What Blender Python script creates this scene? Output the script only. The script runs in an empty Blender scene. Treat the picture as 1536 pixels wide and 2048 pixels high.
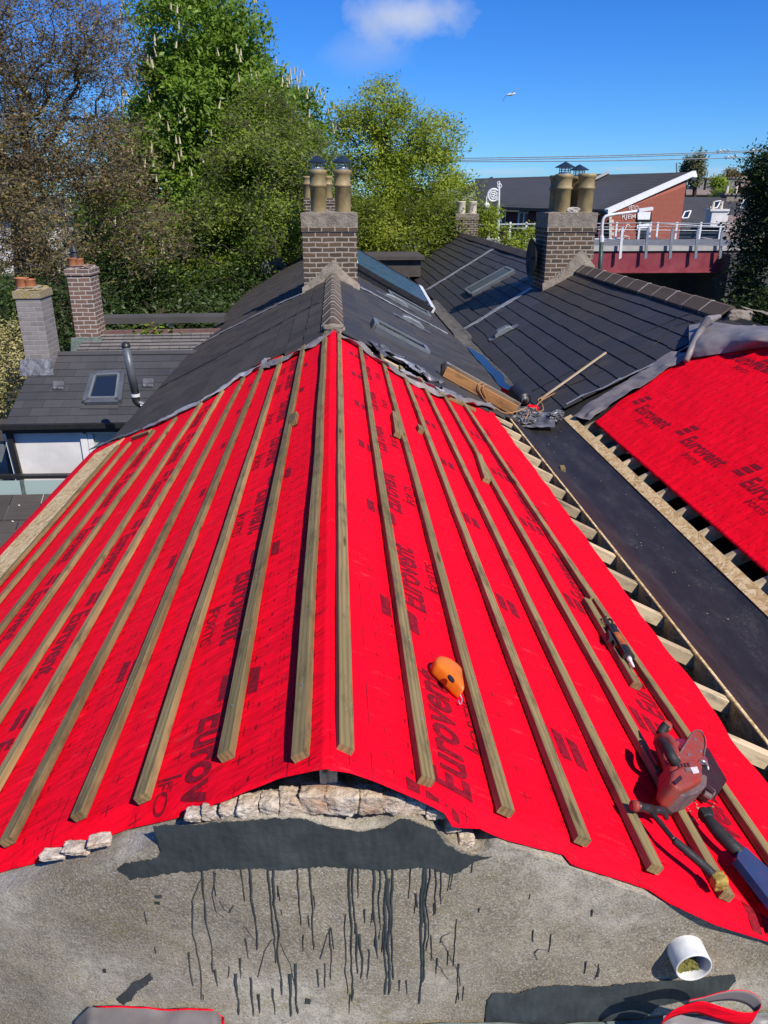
import bpy, bmesh, math, random
import numpy as np
from mathutils import Vector, Matrix, noise
RND = random.Random(7)
sc = bpy.context.scene
COL = sc.collection
PI = math.pi
# ------------------------------------------------------------------ camera maths
F = 1538.0; HOR = 392.0; VPU = 667.0
PIT = math.atan((1024-HOR)/F); CP, SP = math.cos(PIT), math.sin(PIT)
YAW = math.atan((768-VPU)/F/(CP+(1024-HOR)/F*SP)); CY, SY = math.cos(YAW), math.sin(YAW)
CAM = Vector((0.04, 0.0, 8.7)); RZ = 7.5
def ray(u, v):
    xc = (u-768)/F; yc = (1024-v)/F
    Y = CP+yc*SP; Z = -SP+yc*CP
    return Vector((xc*CY+Y*SY, -xc*SY+Y*CY, Z))
def aty(u, v, y): d = ray(u, v); return CAM+d*(y/d.y)
def atz(u, v, z): d = ray(u, v); return CAM+d*((z-CAM.z)/d.z)
def atpl(u, v, P, N): d = ray(u, v); P = Vector(P); N = Vector(N); return CAM+d*((P-CAM).dot(N)/d.dot(N))
TT = math.tan(math.radians(28)); CC = math.cos(math.radians(28)); SS = math.sin(math.radians(28))
SX, SZ = 2.6, 6.41                     # a point of the opposite slope
def zL(x): return RZ+TT*x
def zR(x): return RZ-TT*x
def zS(x): return SZ+TT*(x-SX)
NL, NR, NS = Vector((-SS, 0, CC)), Vector((SS, 0, CC)), Vector((-SS, 0, CC))
O7 = Vector((0, 0, RZ)); OS = Vector((SX, 0, SZ))
def onL(u, v, h=0): return atpl(u, v, O7+NL*h, NL)
def onR(u, v, h=0): return atpl(u, v, O7+NR*h, NR)
def onS(u, v, h=0): return atpl(u, v, OS+NS*h, NS)
def lerp(tab, x):
    if x <= tab[0][0]: return tab[0][1]
    for (a, b), (c, d) in zip(tab, tab[1:]):
        if x <= c: return b+(d-b)*(x-a)/(c-a) if c > a else d
    return tab[-1][1]
def nz(x, y=0, z=0): return noise.noise(Vector((x, y, z)))

# ------------------------------------------------------------------ mesh builder
class MB:
    def __init__(s): s.v = []; s.f = []; s.m = []; s.r = []; s.uv = None
    def add(s, vs, fs, m=0, r=None):
        o = len(s.v); s.v += [tuple(p) for p in vs]
        for f in fs: s.f.append([i+o for i in f]); s.m.append(m); s.r.append(RND.random() if r is None else r)
    def box(s, c, d, rot=None, m=0, r=None, bev=0):
        x, y, z = d[0]/2, d[1]/2, d[2]/2
        if bev:
            bm = bmesh.new(); bmesh.ops.create_cube(bm, size=1)
            for v in bm.verts: v.co = Vector((v.co.x*d[0], v.co.y*d[1], v.co.z*d[2]))
            bmesh.ops.bevel(bm, geom=bm.edges[:], offset=bev, segments=2, affect='EDGES', profile=.5)
            vs = [v.co.copy() for v in bm.verts]; bm.verts.index_update(); fs = [[v.index for v in f.verts] for f in bm.faces]; bm.free()
        else:
            vs = [Vector(p) for p in ((-x,-y,-z),(x,-y,-z),(x,y,-z),(-x,y,-z),(-x,-y,z),(x,-y,z),(x,y,z),(-x,y,z))]
            fs = [(0,3,2,1),(4,5,6,7),(0,1,5,4),(1,2,6,5),(2,3,7,6),(3,0,4,7)]
        if rot is not None: vs = [rot @ p for p in vs]
        c = Vector(c); s.add([p+c for p in vs], fs, m, r); return s
    def bar(s, a, b, w, h, up=(0,0,1), m=0, r=None):
        a, b = Vector(a), Vector(b); t = b-a; L = t.length; t.normalize(); up = Vector(up)
        x = t.cross(up)
        if x.length < 1e-5: x = t.cross(Vector((1,0,0)))
        x.normalize(); z = x.cross(t)
        R = Matrix((x, t, z)).transposed()
        return s.box((a+b)/2, (w, L, h), R, m, r)
    def tube(s, pts, rad, n=8, m=0, caps=True, r=None):
        pts = [Vector(p) for p in pts]; rad = rad if isinstance(rad, (list, tuple)) else [rad]*len(pts)
        vs = []; fs = []; ref = None
        for i, p in enumerate(pts):
            t = (pts[min(i+1, len(pts)-1)]-pts[max(i-1, 0)]).normalized()
            if ref is None: ref = t.orthogonal().normalized()
            ref = (ref-t*ref.dot(t)); ref = ref.normalized() if ref.length > 1e-6 else t.orthogonal().normalized()
            q = t.cross(ref)
            for k in range(n):
                a = 2*PI*k/n; vs.append(p+(ref*math.cos(a)+q*math.sin(a))*rad[i])
        for i in range(len(pts)-1):
            for k in range(n): fs.append((i*n+k, i*n+(k+1) % n, (i+1)*n+(k+1) % n, (i+1)*n+k))
        if caps: fs.append(tuple(range(n))[::-1]); fs.append(tuple(range((len(pts)-1)*n, len(pts)*n)))
        s.add(vs, fs, m, r); return s
    def lathe(s, prof, c=(0,0,0), n=24, m=0, r=None):
        c = Vector(c); vs = []; fs = []
        for (rr, z) in prof:
            for k in range(n): a = 2*PI*k/n; vs.append(c+Vector((rr*math.cos(a), rr*math.sin(a), z)))
        for i in range(len(prof)-1):
            for k in range(n): fs.append((i*n+k, i*n+(k+1) % n, (i+1)*n+(k+1) % n, (i+1)*n+k))
        s.add(vs, fs, m, r); return s
    def prism(s, pts, d, m=0, r=None):          # polygon extruded along vector d
        n = len(pts); d = Vector(d); pts = [Vector(p) for p in pts]
        nn = Vector((0,0,0))
        for i in range(n): nn += pts[i].cross(pts[(i+1) % n])
        if nn.dot(d) < 0: pts = pts[::-1]
        vs = pts+[p+d for p in pts]
        fs = [tuple(range(n))[::-1], tuple(range(n, 2*n))]+[(i, (i+1) % n, n+(i+1) % n, n+i) for i in range(n)]
        s.add(vs, fs, m, r); return s
    def grid(s, fn, nu, nv, m=0, r=None, flip=False):
        vs = [fn(i/nu, j/nv) for j in range(nv+1) for i in range(nu+1)]
        fs = []
        for j in range(nv):
            for i in range(nu):
                a = j*(nu+1)+i; q = (a, a+1, a+nu+2, a+nu+1); fs.append(q[::-1] if flip else q)
        s.add(vs, fs, m, r); return s
    def build(s, name, mats, parent=None, smooth=False, uv='box', world=None):
        me = bpy.data.meshes.new(name); me.from_pydata(s.v, [], s.f); me.validate(clean_customdata=False)
        mats = mats if isinstance(mats, (list, tuple)) else [mats]
        for mm in mats: me.materials.append(mm)
        if len(me.polygons) == len(s.m):
            me.polygons.foreach_set('material_index', s.m)
            at = me.attributes.new('rnd', 'FLOAT', 'FACE'); at.data.foreach_set('value', s.r)
        if smooth: me.polygons.foreach_set('use_smooth', [True]*len(me.polygons))
        if uv and len(me.polygons) < 60000:
            l = me.uv_layers.new(name='UVMap')
            for p in me.polygons:
                n = p.normal; ax = max(range(3), key=lambda k: abs(n[k]))
                for li in p.loop_indices:
                    c = me.vertices[me.loops[li].vertex_index].co
                    l.data[li].uv = (c.y, c.z) if ax == 0 else ((c.x, c.z) if ax == 1 else (c.x, c.y))
        o = bpy.data.objects.new(name, me); COL.objects.link(o)
        if parent is not None: o.parent = parent
        return o
def center(o):                                  # put the origin of a one-mesh thing at its base centre
    me = o.data; n = len(me.vertices); a = np.empty(n*3); me.vertices.foreach_get('co', a); a = a.reshape(-1, 3)
    c = (a.min(0)+a.max(0))/2; c[2] = a[:, 2].min(); a -= c; me.vertices.foreach_set('co', a.ravel()); me.update(); o.location = c; return o
def tag(o, label, cat, group=None, kind=None):
    if label: o['label'] = label
    if cat: o['category'] = cat
    if group: o['group'] = group
    if kind: o['kind'] = kind
    return o
def thing(name, label, cat, loc=(0,0,0), group=None):
    o = bpy.data.objects.new(name, None); COL.objects.link(o); o.location = loc; o.empty_display_size = .1
    return tag(o, label, cat, group)
def shift(mb, loc):
    l = Vector(loc); mb.v = [tuple(Vector(p)-l) for p in mb.v]; return mb
def part(root, name, mb, mats, **k):
    return shift(mb, root.location if root.parent is None else root.parent.location).build(name, mats, root, **k)
def bevel(o, w=.004, seg=2):
    m = o.modifiers.new('bevel', 'BEVEL'); m.width = w; m.segments = seg; m.limit_method = 'ANGLE'; m.angle_limit = .7; return o

# ------------------------------------------------------------------ materials
class G:
    def __init__(s, name):
        s.mat = bpy.data.materials.new(name); s.mat.use_nodes = True; s.nt = s.mat.node_tree; s.nt.nodes.clear()
        s.out = s.n('ShaderNodeOutputMaterial'); s.b = s.n('ShaderNodeBsdfPrincipled'); s.nt.links.new(s.b.outputs[0], s.out.inputs[0])
    def n(s, t, **k):
        nd = s.nt.nodes.new(t)
        for a, b in k.items(): setattr(nd, a, b)
        return nd
    def set(s, sock, v):
        if isinstance(v, bpy.types.NodeSocket): s.nt.links.new(v, sock)
        elif v is not None:
            if isinstance(v, (tuple, list)) and sock.type == 'RGBA' and len(v) == 3: v = (*v, 1)
            sock.default_value = v
    def coord(s, kind='Object'): return s.n('ShaderNodeTexCoord').outputs[kind]
    def mapv(s, vec, scale=(1,1,1), rot=(0,0,0), loc=(0,0,0)):
        m = s.n('ShaderNodeMapping'); s.set(m.inputs['Vector'], vec); m.inputs['Scale'].default_value = scale; m.inputs['Rotation'].default_value = rot; m.inputs['Location'].default_value = loc; return m.outputs[0]
    def noise(s, vec, scale, detail=3, rough=.55, dist=0, out='Fac'):
        t = s.n('ShaderNodeTexNoise'); s.set(t.inputs['Vector'], vec); t.inputs['Scale'].default_value = scale; t.inputs['Detail'].default_value = detail; t.inputs['Roughness'].default_value = rough; t.inputs['Distortion'].default_value = dist; return t.outputs[out]
    def vor(s, vec, scale, out='Distance', feature='F1'):
        t = s.n('ShaderNodeTexVoronoi', feature=feature); s.set(t.inputs['Vector'], vec); t.inputs['Scale'].default_value = scale; return t.outputs[out]
    def math(s, op, a, b=None, c=None):
        m = s.n('ShaderNodeMath', operation=op); s.set(m.inputs[0], a); s.set(m.inputs[1], b)
        if c is not None: s.set(m.inputs[2], c)
        return m.outputs[0]
    def ramp(s, fac, stops, interp='LINEAR'):
        r = s.n('ShaderNodeValToRGB'); r.color_ramp.interpolation = interp; s.set(r.inputs[0], fac); e = r.color_ramp.elements
        while len(e) < len(stops): e.new(.5)
        for k, (p, c) in enumerate(stops): e[k].position = p; e[k].color = (*c, 1) if len(c) == 3 else c
        return r.outputs[0]
    def fr(s, fac, lo, hi, a=0., b=1.):
        m = s.n('ShaderNodeMapRange'); s.set(m.inputs[0], fac); m.inputs[1].default_value = lo; m.inputs[2].default_value = hi; m.inputs[3].default_value = a; m.inputs[4].default_value = b; return m.outputs[0]
    def mix(s, fac, a, b, mode='MIX'):
        m = s.n('ShaderNodeMix', data_type='RGBA', blend_type=mode); s.set(m.inputs[0], fac); s.set(m.inputs[6], a); s.set(m.inputs[7], b); return m.outputs[2]
    def bump(s, h, strength=.3, dist=.01, prev=None):
        b = s.n('ShaderNodeBump'); s.set(b.inputs['Height'], h); b.inputs['Strength'].default_value = strength; b.inputs['Distance'].default_value = dist
        if prev is not None: s.nt.links.new(prev, b.inputs['Normal'])
        return b.outputs[0]
    def attr(s, name='rnd'): a = s.n('ShaderNodeAttribute'); a.attribute_name = name; return a.outputs['Fac']
    def fin(s, col=None, rough=.6, metal=0, spec=.5, normal=None, **k):
        s.set(s.b.inputs['Base Color'], col); s.set(s.b.inputs['Roughness'], rough); s.set(s.b.inputs['Metallic'], metal); s.set(s.b.inputs['Specular IOR Level'], spec)
        if normal is not None: s.nt.links.new(normal, s.b.inputs['Normal'])
        for a, b in k.items(): s.set(s.b.inputs[a.replace('_', ' ')], b)
        return s.mat
def simple(name, c1, c2=None, scale=6, rough=.6, metal=0, spec=.4, bump=.2, bs=60, bd=.004, scratch=None):
    g = G(name); co = g.coord(); c2 = c2 or tuple(x*.6 for x in c1)
    f = g.noise(co, scale, 5, .6); col = g.mix(g.fr(f, .35, .65), c1, c2)
    rr = g.fr(g.noise(co, scale*3, 3), .3, .7, max(rough-.12, .02), min(rough+.12, 1))
    return g.fin(col, rr, metal, spec, g.bump(g.noise(co, bs, 4), bump, bd))

def m_membrane():
    g = G('red_breather_membrane'); uv = g.coord('UV'); sep = g.n('ShaderNodeSeparateXYZ'); g.set(sep.inputs[0], uv); u, v = sep.outputs[0], sep.outputs[1]
    def tri(x, p, off=0): return g.math('MULTIPLY', g.math('SUBTRACT', g.math('FRACT', g.math('ADD', g.math('DIVIDE', x, p), off)), .5), p)   # metres from the nearest line
    cu = g.math('ABSOLUTE', tri(u, .105)); row = g.math('FLOOR', g.math('DIVIDE', u, .105)); off = g.math('FRACT', g.math('MULTIPLY', row, .37))
    vv = g.math('MULTIPLY', g.math('SUBTRACT', g.math('FRACT', g.math('ADD', g.math('DIVIDE', v, .115), off)), .5), .115); cv = g.math('ABSOLUTE', vv)
    a = g.math('MULTIPLY', g.math('LESS_THAN', cu, .0021), g.math('LESS_THAN', cv, .020))
    b = g.math('MULTIPLY', g.math('LESS_THAN', cv, .0021), g.math('LESS_THAN', cu, .020)); cross = g.math('MAXIMUM', a, b)
    l1 = g.math('MULTIPLY', g.math('LESS_THAN', g.math('ABSOLUTE', tri(u, .75, .35)), .002), g.math('GREATER_THAN', g.math('FRACT', g.math('DIVIDE', v, .3)), .4))
    l2 = g.math('MULTIPLY', g.math('LESS_THAN', g.math('ABSOLUTE', tri(u, .75, .27)), .0022), g.math('GREATER_THAN', g.math('FRACT', g.math('DIVIDE', v, .035)), .6))
    l3 = g.math('MULTIPLY', g.math('LESS_THAN', g.math('ABSOLUTE', tri(u, .75, .20)), .004), g.math('GREATER_THAN', g.math('FRACT', g.math('DIVIDE', v, .1)), .8))
    ink = g.math('MAXIMUM', g.math('MAXIMUM', cross, l1), g.math('MAXIMUM', l2, l3))
    worn = g.fr(g.noise(uv, 9, 3), .35, .6, .5, .95); ink = g.math('MULTIPLY', ink, worn)
    n1 = g.noise(g.mapv(uv, (3, 1.2, 1)), 2.2, 5, .6)
    base = g.mix(g.fr(n1, .3, .7), (.94, .001, .018), (.84, .001, .016))
    dust = g.math('MULTIPLY', g.fr(g.noise(g.mapv(uv, (1.5, 5, 1)), 3.5, 6, .72), .60, .78), .17)
    base = g.mix(dust, base, (.85, .30, .26)); col = g.mix(ink, base, (.22, .004, .012))
    rip = g.noise(g.mapv(uv, (24, 58, 1), (0, 0, .05)), 1, 1.0, .4, .4); rip2 = g.noise(g.mapv(uv, (4, 9, 1)), 1.3, 3)
    nb = g.bump(rip, .30, .006); nb = g.bump(rip2, .6, .03, nb); nb = g.bump(g.noise(uv, 700, 2), .1, .0006, nb)
    return g.fin(col, .78, 0, .10, nb)
def m_ink():
    g = G('dark_printing_ink'); co = g.coord()
    return g.fin(g.mix(g.fr(g.noise(co, 60, 4, .7), .42, .62), (.17, .004, .011), (.32, .006, .018)), .7, 0, .2)
def m_batten(name='treated_timber', c=((.130,.085,.032),(.29,.215,.088),(.185,.155,.058)), endc=None):
    g = G(name); co = g.coord(); oi = g.n('ShaderNodeObjectInfo'); off = g.n('ShaderNodeVectorMath', operation='SCALE'); cx = g.n('ShaderNodeCombineXYZ')
    for k in range(3): g.set(cx.inputs[k], oi.outputs['Random'])
    g.set(off.inputs[0], cx.outputs[0]); off.inputs['Scale'].default_value = 37
    ad = g.n('ShaderNodeVectorMath', operation='ADD'); g.set(ad.inputs[0], co); g.set(ad.inputs[1], off.outputs[0]); p = ad.outputs[0]
    wob = g.noise(g.mapv(p, (3, 1.5, 3)), 1, 3, .5)
    w = g.n('ShaderNodeTexWave', wave_type='BANDS', bands_direction='X'); g.set(w.inputs[0], g.mapv(p, (10, .55, 8))); w.inputs['Scale'].default_value = 2.2; w.inputs['Distortion'].default_value = 7; w.inputs['Detail'].default_value = 2.5; w.inputs['Detail Scale'].default_value = .9
    grain = g.noise(g.mapv(p, (90, 4, 90)), 1, 4, .6)
    tone = g.math('ADD', g.math('MULTIPLY', g.fr(w.outputs['Fac'], 0, 1), .30), g.math('MULTIPLY', grain, .75))
    col = g.ramp(tone, [(.15, c[0]), (.6, c[1]), (.95, tuple(x*1.25 for x in c[1]))])
    green = g.fr(g.noise(g.mapv(p, (2, .6, 2)), 1.3, 4), .4, .62); col = g.mix(green, col, c[2], 'MIX') if False else g.mix(g.math('MULTIPLY', green, .55), col, c[2])
    knot = g.vor(g.mapv(p, (14, 1.9, 14)), 1); kf = g.fr(knot, .07, .13, 1, 0); col = g.mix(g.math('MULTIPLY', kf, .85), col, (.07, .035, .012))
    bright = g.math('ADD', .72, g.math('MULTIPLY', oi.outputs['Random'], .55)); hs = g.n('ShaderNodeHueSaturation'); g.set(hs.inputs['Color'], col); g.set(hs.inputs['Value'], bright); hs.inputs['Saturation'].default_value = .95
    dirt = g.fr(g.noise(g.mapv(p, (10, 3, 10)), 1.5, 6, .7), .50, .70, 0, .7); col = g.mix(dirt, hs.outputs[0], (.06, .046, .026))
    nb = g.bump(grain, .35, .002); nb = g.bump(g.noise(p, 300, 3), .2, .0008, nb)
    return g.fin(col, .75, 0, .25, nb)
def m_osb():
    g = G('oriented_strand_board'); co = g.coord()
    w = g.noise(co, 9, 2, .5, out='Color'); a = g.n('ShaderNodeVectorMath', operation='MULTIPLY_ADD'); g.set(a.inputs[0], w); a.inputs[1].default_value = (.25,.25,.25); g.set(a.inputs[2], co); p = a.outputs[0]
    v1 = g.vor(g.mapv(p, (42, 12, 30), (0, 0, .5)), 1, 'Color'); v2 = g.vor(g.mapv(p, (45, 10, 30), (0, 0, -.9)), 1.1, 'Color'); e = g.vor(g.mapv(p, (42, 12, 30), (0, 0, .5)), 1, 'Distance', 'DISTANCE_TO_EDGE')
    bw = g.n('ShaderNodeSeparateColor'); g.set(bw.inputs[0], v1); bw2 = g.n('ShaderNodeSeparateColor'); g.set(bw2.inputs[0], v2)
    tone = g.math('ADD', g.math('MULTIPLY', bw.outputs[0], .6), g.math('MULTIPLY', bw2.outputs[1], .4))
    col = g.ramp(tone, [(.1, (.44, .27, .10)), (.5, (.74, .53, .25)), (.9, (.86, .69, .40))]); col = g.mix(g.fr(e, 0, .05, .5, 0), col, (.12, .07, .03))
    return g.fin(col, .7, 0, .3, g.bump(tone, .5, .004))
def m_concrete():
    g = G('weathered_cement_render'); co = g.coord()
    big = g.noise(g.mapv(co, (1, 1, 1.6)), 2.6, 4, .55); mid = g.noise(co, 26, 5, .7); fine = g.noise(co, 170, 3, .7)
    col = g.ramp(big, [(.34, (.225, .182, .120)), (.5, (.335, .285, .205)), (.63, (.49, .44, .345))])
    col = g.mix(g.fr(mid, .38, .64, 0, .55), col, (.17, .15, .115)); col = g.mix(g.fr(fine, .50, .66, 0, .6), col, (.47, .45, .40)); col = g.mix(g.fr(fine, .46, .34, 0, .6), col, (.10, .09, .07))
    sp = g.vor(co, 95); col = g.mix(g.fr(sp, .09, .15, .8, 0), col, (.70, .68, .60)); sp2 = g.vor(g.mapv(co, (1,1,1), (0,0,0), (3.3,1.1,2.7)), 60); col = g.mix(g.fr(sp2, .06, .1, .8, 0), col, (.09, .085, .075))
    moss = g.math('MULTIPLY', g.fr(g.noise(co, 5, 4, .65), .55, .7), g.fr(g.noise(co, 90, 3, .6), .5, .62)); col = g.mix(g.math('MULTIPLY', moss, .7), col, (.22, .19, .05))
    nb = g.bump(mid, .35, .012); nb = g.bump(fine, .6, .003, nb)
    return g.fin(col, .9, 0, .15, nb)
def m_rubble():
    g = G('broken_mortar_and_stone'); co = g.coord(); n1 = g.noise(co, 7, 5, .65); n2 = g.noise(co, 55, 4, .7)
    col = g.ramp(n1, [(.32, (.36, .19, .11)), (.44, (.52, .40, .29)), (.56, (.64, .55, .44)), (.68, (.42, .39, .34))]); col = g.mix(g.fr(n2, .46, .62, 0, .7), col, (.26, .20, .15))
    nb = g.bump(g.noise(co, 24, 5, .7), .6, .02); nb = g.bump(n2, .8, .006, nb)
    return g.fin(col, .92, 0, .1, nb)
def m_slate(name, c1, c2, rough=.45, streak=True, moss=0.0):
    g = G(name); co = g.coord(); a = g.attr()
    n1 = g.noise(co, 1.1, 5, .6); st = g.noise(g.mapv(co, (3.2, 38, 3.2)), 1, 4, .6)
    col = g.mix(a, c1, c2); col = g.mix(g.fr(n1, .35, .7, 0, .5), col, tuple(x*1.35 for x in c2))
    col = g.mix(g.fr(st, .42, .62, 0, .55 if streak else .25), col, tuple(x*.5 for x in c1))
    lich = g.fr(g.noise(co, 24, 5, .75), .64, .72, 0, .35+moss); col = g.mix(lich, col, (.17, .155, .13))
    rr = g.math('ADD', g.math('MULTIPLY', a, .14), g.fr(st, .3, .7, rough-.08, rough+.14))
    return g.fin(col, rr, 0, .45, g.bump(g.noise(g.mapv(co, (12, 60, 12)), 1, 4), .25, .003))
def m_brick(name, b1, b2, mortar, bw=.225, bh=.075, ms=.01, bump=.6, soot=0.3, stain=(.05,.045,.04)):
    g = G(name); uv = g.coord('UV'); w = g.noise(uv, 5, 3, .6, out='Color'); a = g.n('ShaderNodeVectorMath', operation='MULTIPLY_ADD'); g.set(a.inputs[0], w); a.inputs[1].default_value = (.034, .026, 0); g.set(a.inputs[2], uv)
    t = g.n('ShaderNodeTexBrick'); g.set(t.inputs['Vector'], a.outputs[0]); t.inputs['Scale'].default_value = 1; t.inputs['Brick Width'].default_value = bw; t.inputs['Row Height'].default_value = bh; t.inputs['Mortar Size'].default_value = ms; t.inputs['Mortar Smooth'].default_value = .3; t.inputs['Bias'].default_value = -.1
    g.set(t.inputs['Color1'], b1); g.set(t.inputs['Color2'], b2); g.set(t.inputs['Mortar'], mortar)
    n1 = g.noise(uv, 16, 5, .7); n2 = g.noise(uv, 120, 3, .7); col = g.mix(g.fr(n1, .42, .66, 0, soot), t.outputs['Color'], stain); col = g.mix(g.fr(n2, .5, .7, 0, .3), col, (.42, .38, .32))
    nb = g.bump(t.outputs['Fac'], bump, -.012); nb = g.bump(n2, .5, .004, nb)
    return g.fin(col, .9, 0, .15, nb)
def m_leaf(name, stops, trans=.35, rough=.5):
    g = G(name); a = g.attr(); col = g.ramp(a, stops); g.fin(col, rough, 0, .35)
    tr = g.n('ShaderNodeBsdfTranslucent'); hs = g.n('ShaderNodeHueSaturation'); g.set(hs.inputs['Color'], col); hs.inputs['Value'].default_value = 1.5; g.set(tr.inputs['Color'], hs.outputs[0])
    mx = g.n('ShaderNodeMixShader'); mx.inputs[0].default_value = trans; g.nt.links.new(g.b.outputs[0], mx.inputs[1]); g.nt.links.new(tr.outputs[0], mx.inputs[2]); g.nt.links.new(mx.outputs[0], g.out.inputs[0])
    return g.mat
def m_glass(name='window_glass', col=(.02,.03,.04), rough=.04): 
    g = G(name); return g.fin(col, rough, 0, .9)
def m_gutter():
    g = G('black_rubber_membrane'); co = g.coord(); n = g.noise(g.mapv(co, (3, 1, 3)), 2.5, 5, .65); n2 = g.noise(co, 50, 4, .7)
    col = g.mix(g.fr(n, .35, .7), (.013, .011, .011), (.027, .025, .026)); dust = g.math('MULTIPLY', g.fr(n, .5, .72), g.fr(n2, .45, .65)); col = g.mix(g.math('MULTIPLY', dust, .22), col, (.20, .18, .15))
    nb = g.bump(n, .14, .015); nb = g.bump(g.noise(co, 14, 3), .14, .004, nb)
    return g.fin(col, g.fr(n2, .3, .7, .48, .66), 0, .5, nb)
M = {}
M['red'] = m_membrane(); M['ink'] = m_ink(); M['batten'] = m_batten(); M['osb'] = m_osb(); M['conc'] = m_concrete(); M['rubble'] = m_rubble(); M['epdm'] = m_gutter()
M['rafter'] = m_batten('new_sawn_softwood', ((.40,.29,.15),(.55,.43,.26),(.50,.39,.23)))
M['oldwood'] = m_batten('old_orange_timber', ((.20,.085,.025),(.42,.20,.06),(.33,.15,.05)))
M['stick'] = m_batten('grey_dry_stick', ((.24,.17,.10),(.40,.31,.20),(.3,.24,.15)))
M['under'] = simple('grey_membrane_underside', (.25,.225,.215), (.17,.155,.15), 5, .5, 0, .4, .2, 9, .01)
M['paint'] = simple('slate_grey_wet_paint', (.036,.043,.044), (.052,.061,.063), 14, .42, 0, .5, .5, 70, .004)
M['greenlead'] = simple('green_stained_flashing', (.13,.17,.145), (.07,.085,.08), 9, .6, 0, .3, .4, 30, .01)
M['lead'] = simple('lead_sheet', (.42,.43,.45), (.22,.23,.245), 7, .5, .25, .5, .6, 18, .012)
M['leaddark'] = simple('old_torn_lead', (.24,.245,.26), (.07,.07,.075), 8, .45, .3, .5, .8, 14, .02)
M['slateL'] = m_slate('natural_slate_rough', (.034,.029,.025), (.062,.051,.041), .72)  # dark, rougher slate of the left slopes
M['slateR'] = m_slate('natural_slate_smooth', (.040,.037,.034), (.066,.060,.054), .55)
M['slateS'] = m_slate('natural_slate_streaked', (.062,.051,.039), (.034,.035,.039), .46)
M['slateA'] = m_slate('annex_blue_slate', (.046,.046,.048), (.062,.062,.065), .55, False)
M['tileold'] = m_slate('lichen_grey_tile', (.13,.12,.11), (.20,.185,.17), .85, False, .3)
M['slatedk'] = m_slate('low_dark_slate', (.045,.038,.034), (.07,.06,.053), .7, False)
M['under_dk'] = simple('dark_underlay', (.012,.012,.012), (.02,.02,.02), 5, .9)
M['attic'] = simple('attic_shade_tone', (.03,.024,.018), (.015,.012,.01), 5, .9)  # near-black: the darkness of the attic void is put into the colour
M['ridget'] = m_brick('brown_ridge_tile', (.105,.075,.055), (.16,.115,.078), (.55,.48,.38), 9, 9, 0, .1, .4)
M['mortar'] = simple('pale_mortar', (.50,.46,.40), (.34,.31,.27), 12, .95, 0, .1, .7, 40, .01)
M['brickdk'] = m_brick('sooty_brown_brick', (.125,.076,.043), (.050,.040,.031), (.36,.31,.25), .21, .077, .014, 1.0, .3)
M['brickpink'] = m_brick('red_brown_brick', (.21,.115,.085), (.12,.085,.07), (.46,.42,.37), .215, .075, .011, .7, .2)
M['brickgrey'] = m_brick('grey_limewashed_brick', (.27,.25,.235), (.19,.175,.17), (.33,.31,.29), .215, .075, .008, .6, .2, (.12,.10,.10))
M['brickred'] = m_brick('bright_red_brick', (.31,.072,.042), (.25,.055,.034), (.30,.14,.10), .225, .075, .008, .3, .1, (.2,.05,.03))
M['cap'] = simple('pitted_concrete_cap', (.30,.255,.20), (.18,.155,.125), 9, .95, 0, .1, .9, 34, .02)
M['pot'] = simple('buff_glazed_clay', (.34,.26,.12), (.20,.15,.065), 5, .58, 0, .5, .15, 20, .004)
M['potpale'] = simple('bleached_buff_clay', (.62,.52,.28), (.50,.40,.18), 6, .4, 0, .5, .2, 30, .004)
M['potcream'] = simple('cream_clay', (.66,.60,.47), (.55,.48,.36), 6, .6)
M['potorange'] = simple('terracotta', (.44,.17,.075), (.33,.12,.055), 6, .7)
M['steel'] = simple('galvanised_steel', (.50,.52,.54), (.36,.38,.40), 9, .42, .7, .5, .1)
M['bluecowl'] = simple('dark_blue_metal_cowl', (.035,.055,.085), (.022,.034,.055), 9, .38, .4, .5, .1)
M['black'] = simple('black_plastic', (.012,.012,.013), (.022,.022,.023), 12, .45, 0, .5, .15)
M['rubber'] = simple('black_rubber_grip', (.016,.016,.017), (.028,.028,.028), 40, .65, 0, .4, .5, 160, .002)
M['toolred'] = simple('dusty_red_plastic', (.34,.038,.024), (.24,.075,.06), 22, .5, 0, .4, .15)
M['tooldust'] = simple('dusty_dark_plastic', (.09,.075,.075), (.20,.14,.13), 20, .65, 0, .3, .2)
M['toolmetal'] = simple('dark_worn_steel', (.075,.068,.066), (.04,.036,.036), 30, .4, .6, .5, .3)
M['orange'] = simple('orange_abs_plastic', (.78,.19,.012), (.66,.15,.01), 10, .36, 0, .5, .05)
M['white'] = simple('white_paint', (.78,.78,.77), (.68,.68,.66), 4, .55, 0, .4, .1)
M['whitemetal'] = simple('white_painted_metal', (.74,.75,.75), (.60,.61,.61), 4, .4, 0, .5, .05)
M['pvc'] = simple('white_upvc', (.74,.75,.74), (.58,.59,.57), 30, .35, 0, .5, .1, 50, .001)
M['moss'] = simple('dry_moss', (.20,.19,.055), (.10,.095,.03), 30, .95, 0, .1, 1, 90, .01)
M['glass'] = m_glass(); M['skyglass'] = m_glass('roof_window_glass', (.015,.022,.035), .03); M['paleglass'] = m_glass('pale_green_glass', (.36,.46,.43), .15)
M['dullglass'] = simple('dull_grey_green_glass', (.085,.10,.09), (.065,.08,.075), 4, .38, 0, .4, .05)
M['vframe'] = simple('grey_window_frame', (.09,.10,.115), (.12,.13,.145), 6, .42, .2)
M['palegrey'] = simple('pale_grey_metal', (.22,.245,.25), (.17,.19,.20), 6, .45, .3)
M['solar'] = simple('solar_collector_glass', (.045,.11,.20), (.035,.085,.16), 3, .2, .1, .8, .02)  # blue base colour carries the sky reflection
M['renderw'] = simple('stained_white_render', (.74,.72,.70), (.60,.58,.56), 2.2, .85, 0, .2, .3, 50, .006)
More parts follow.
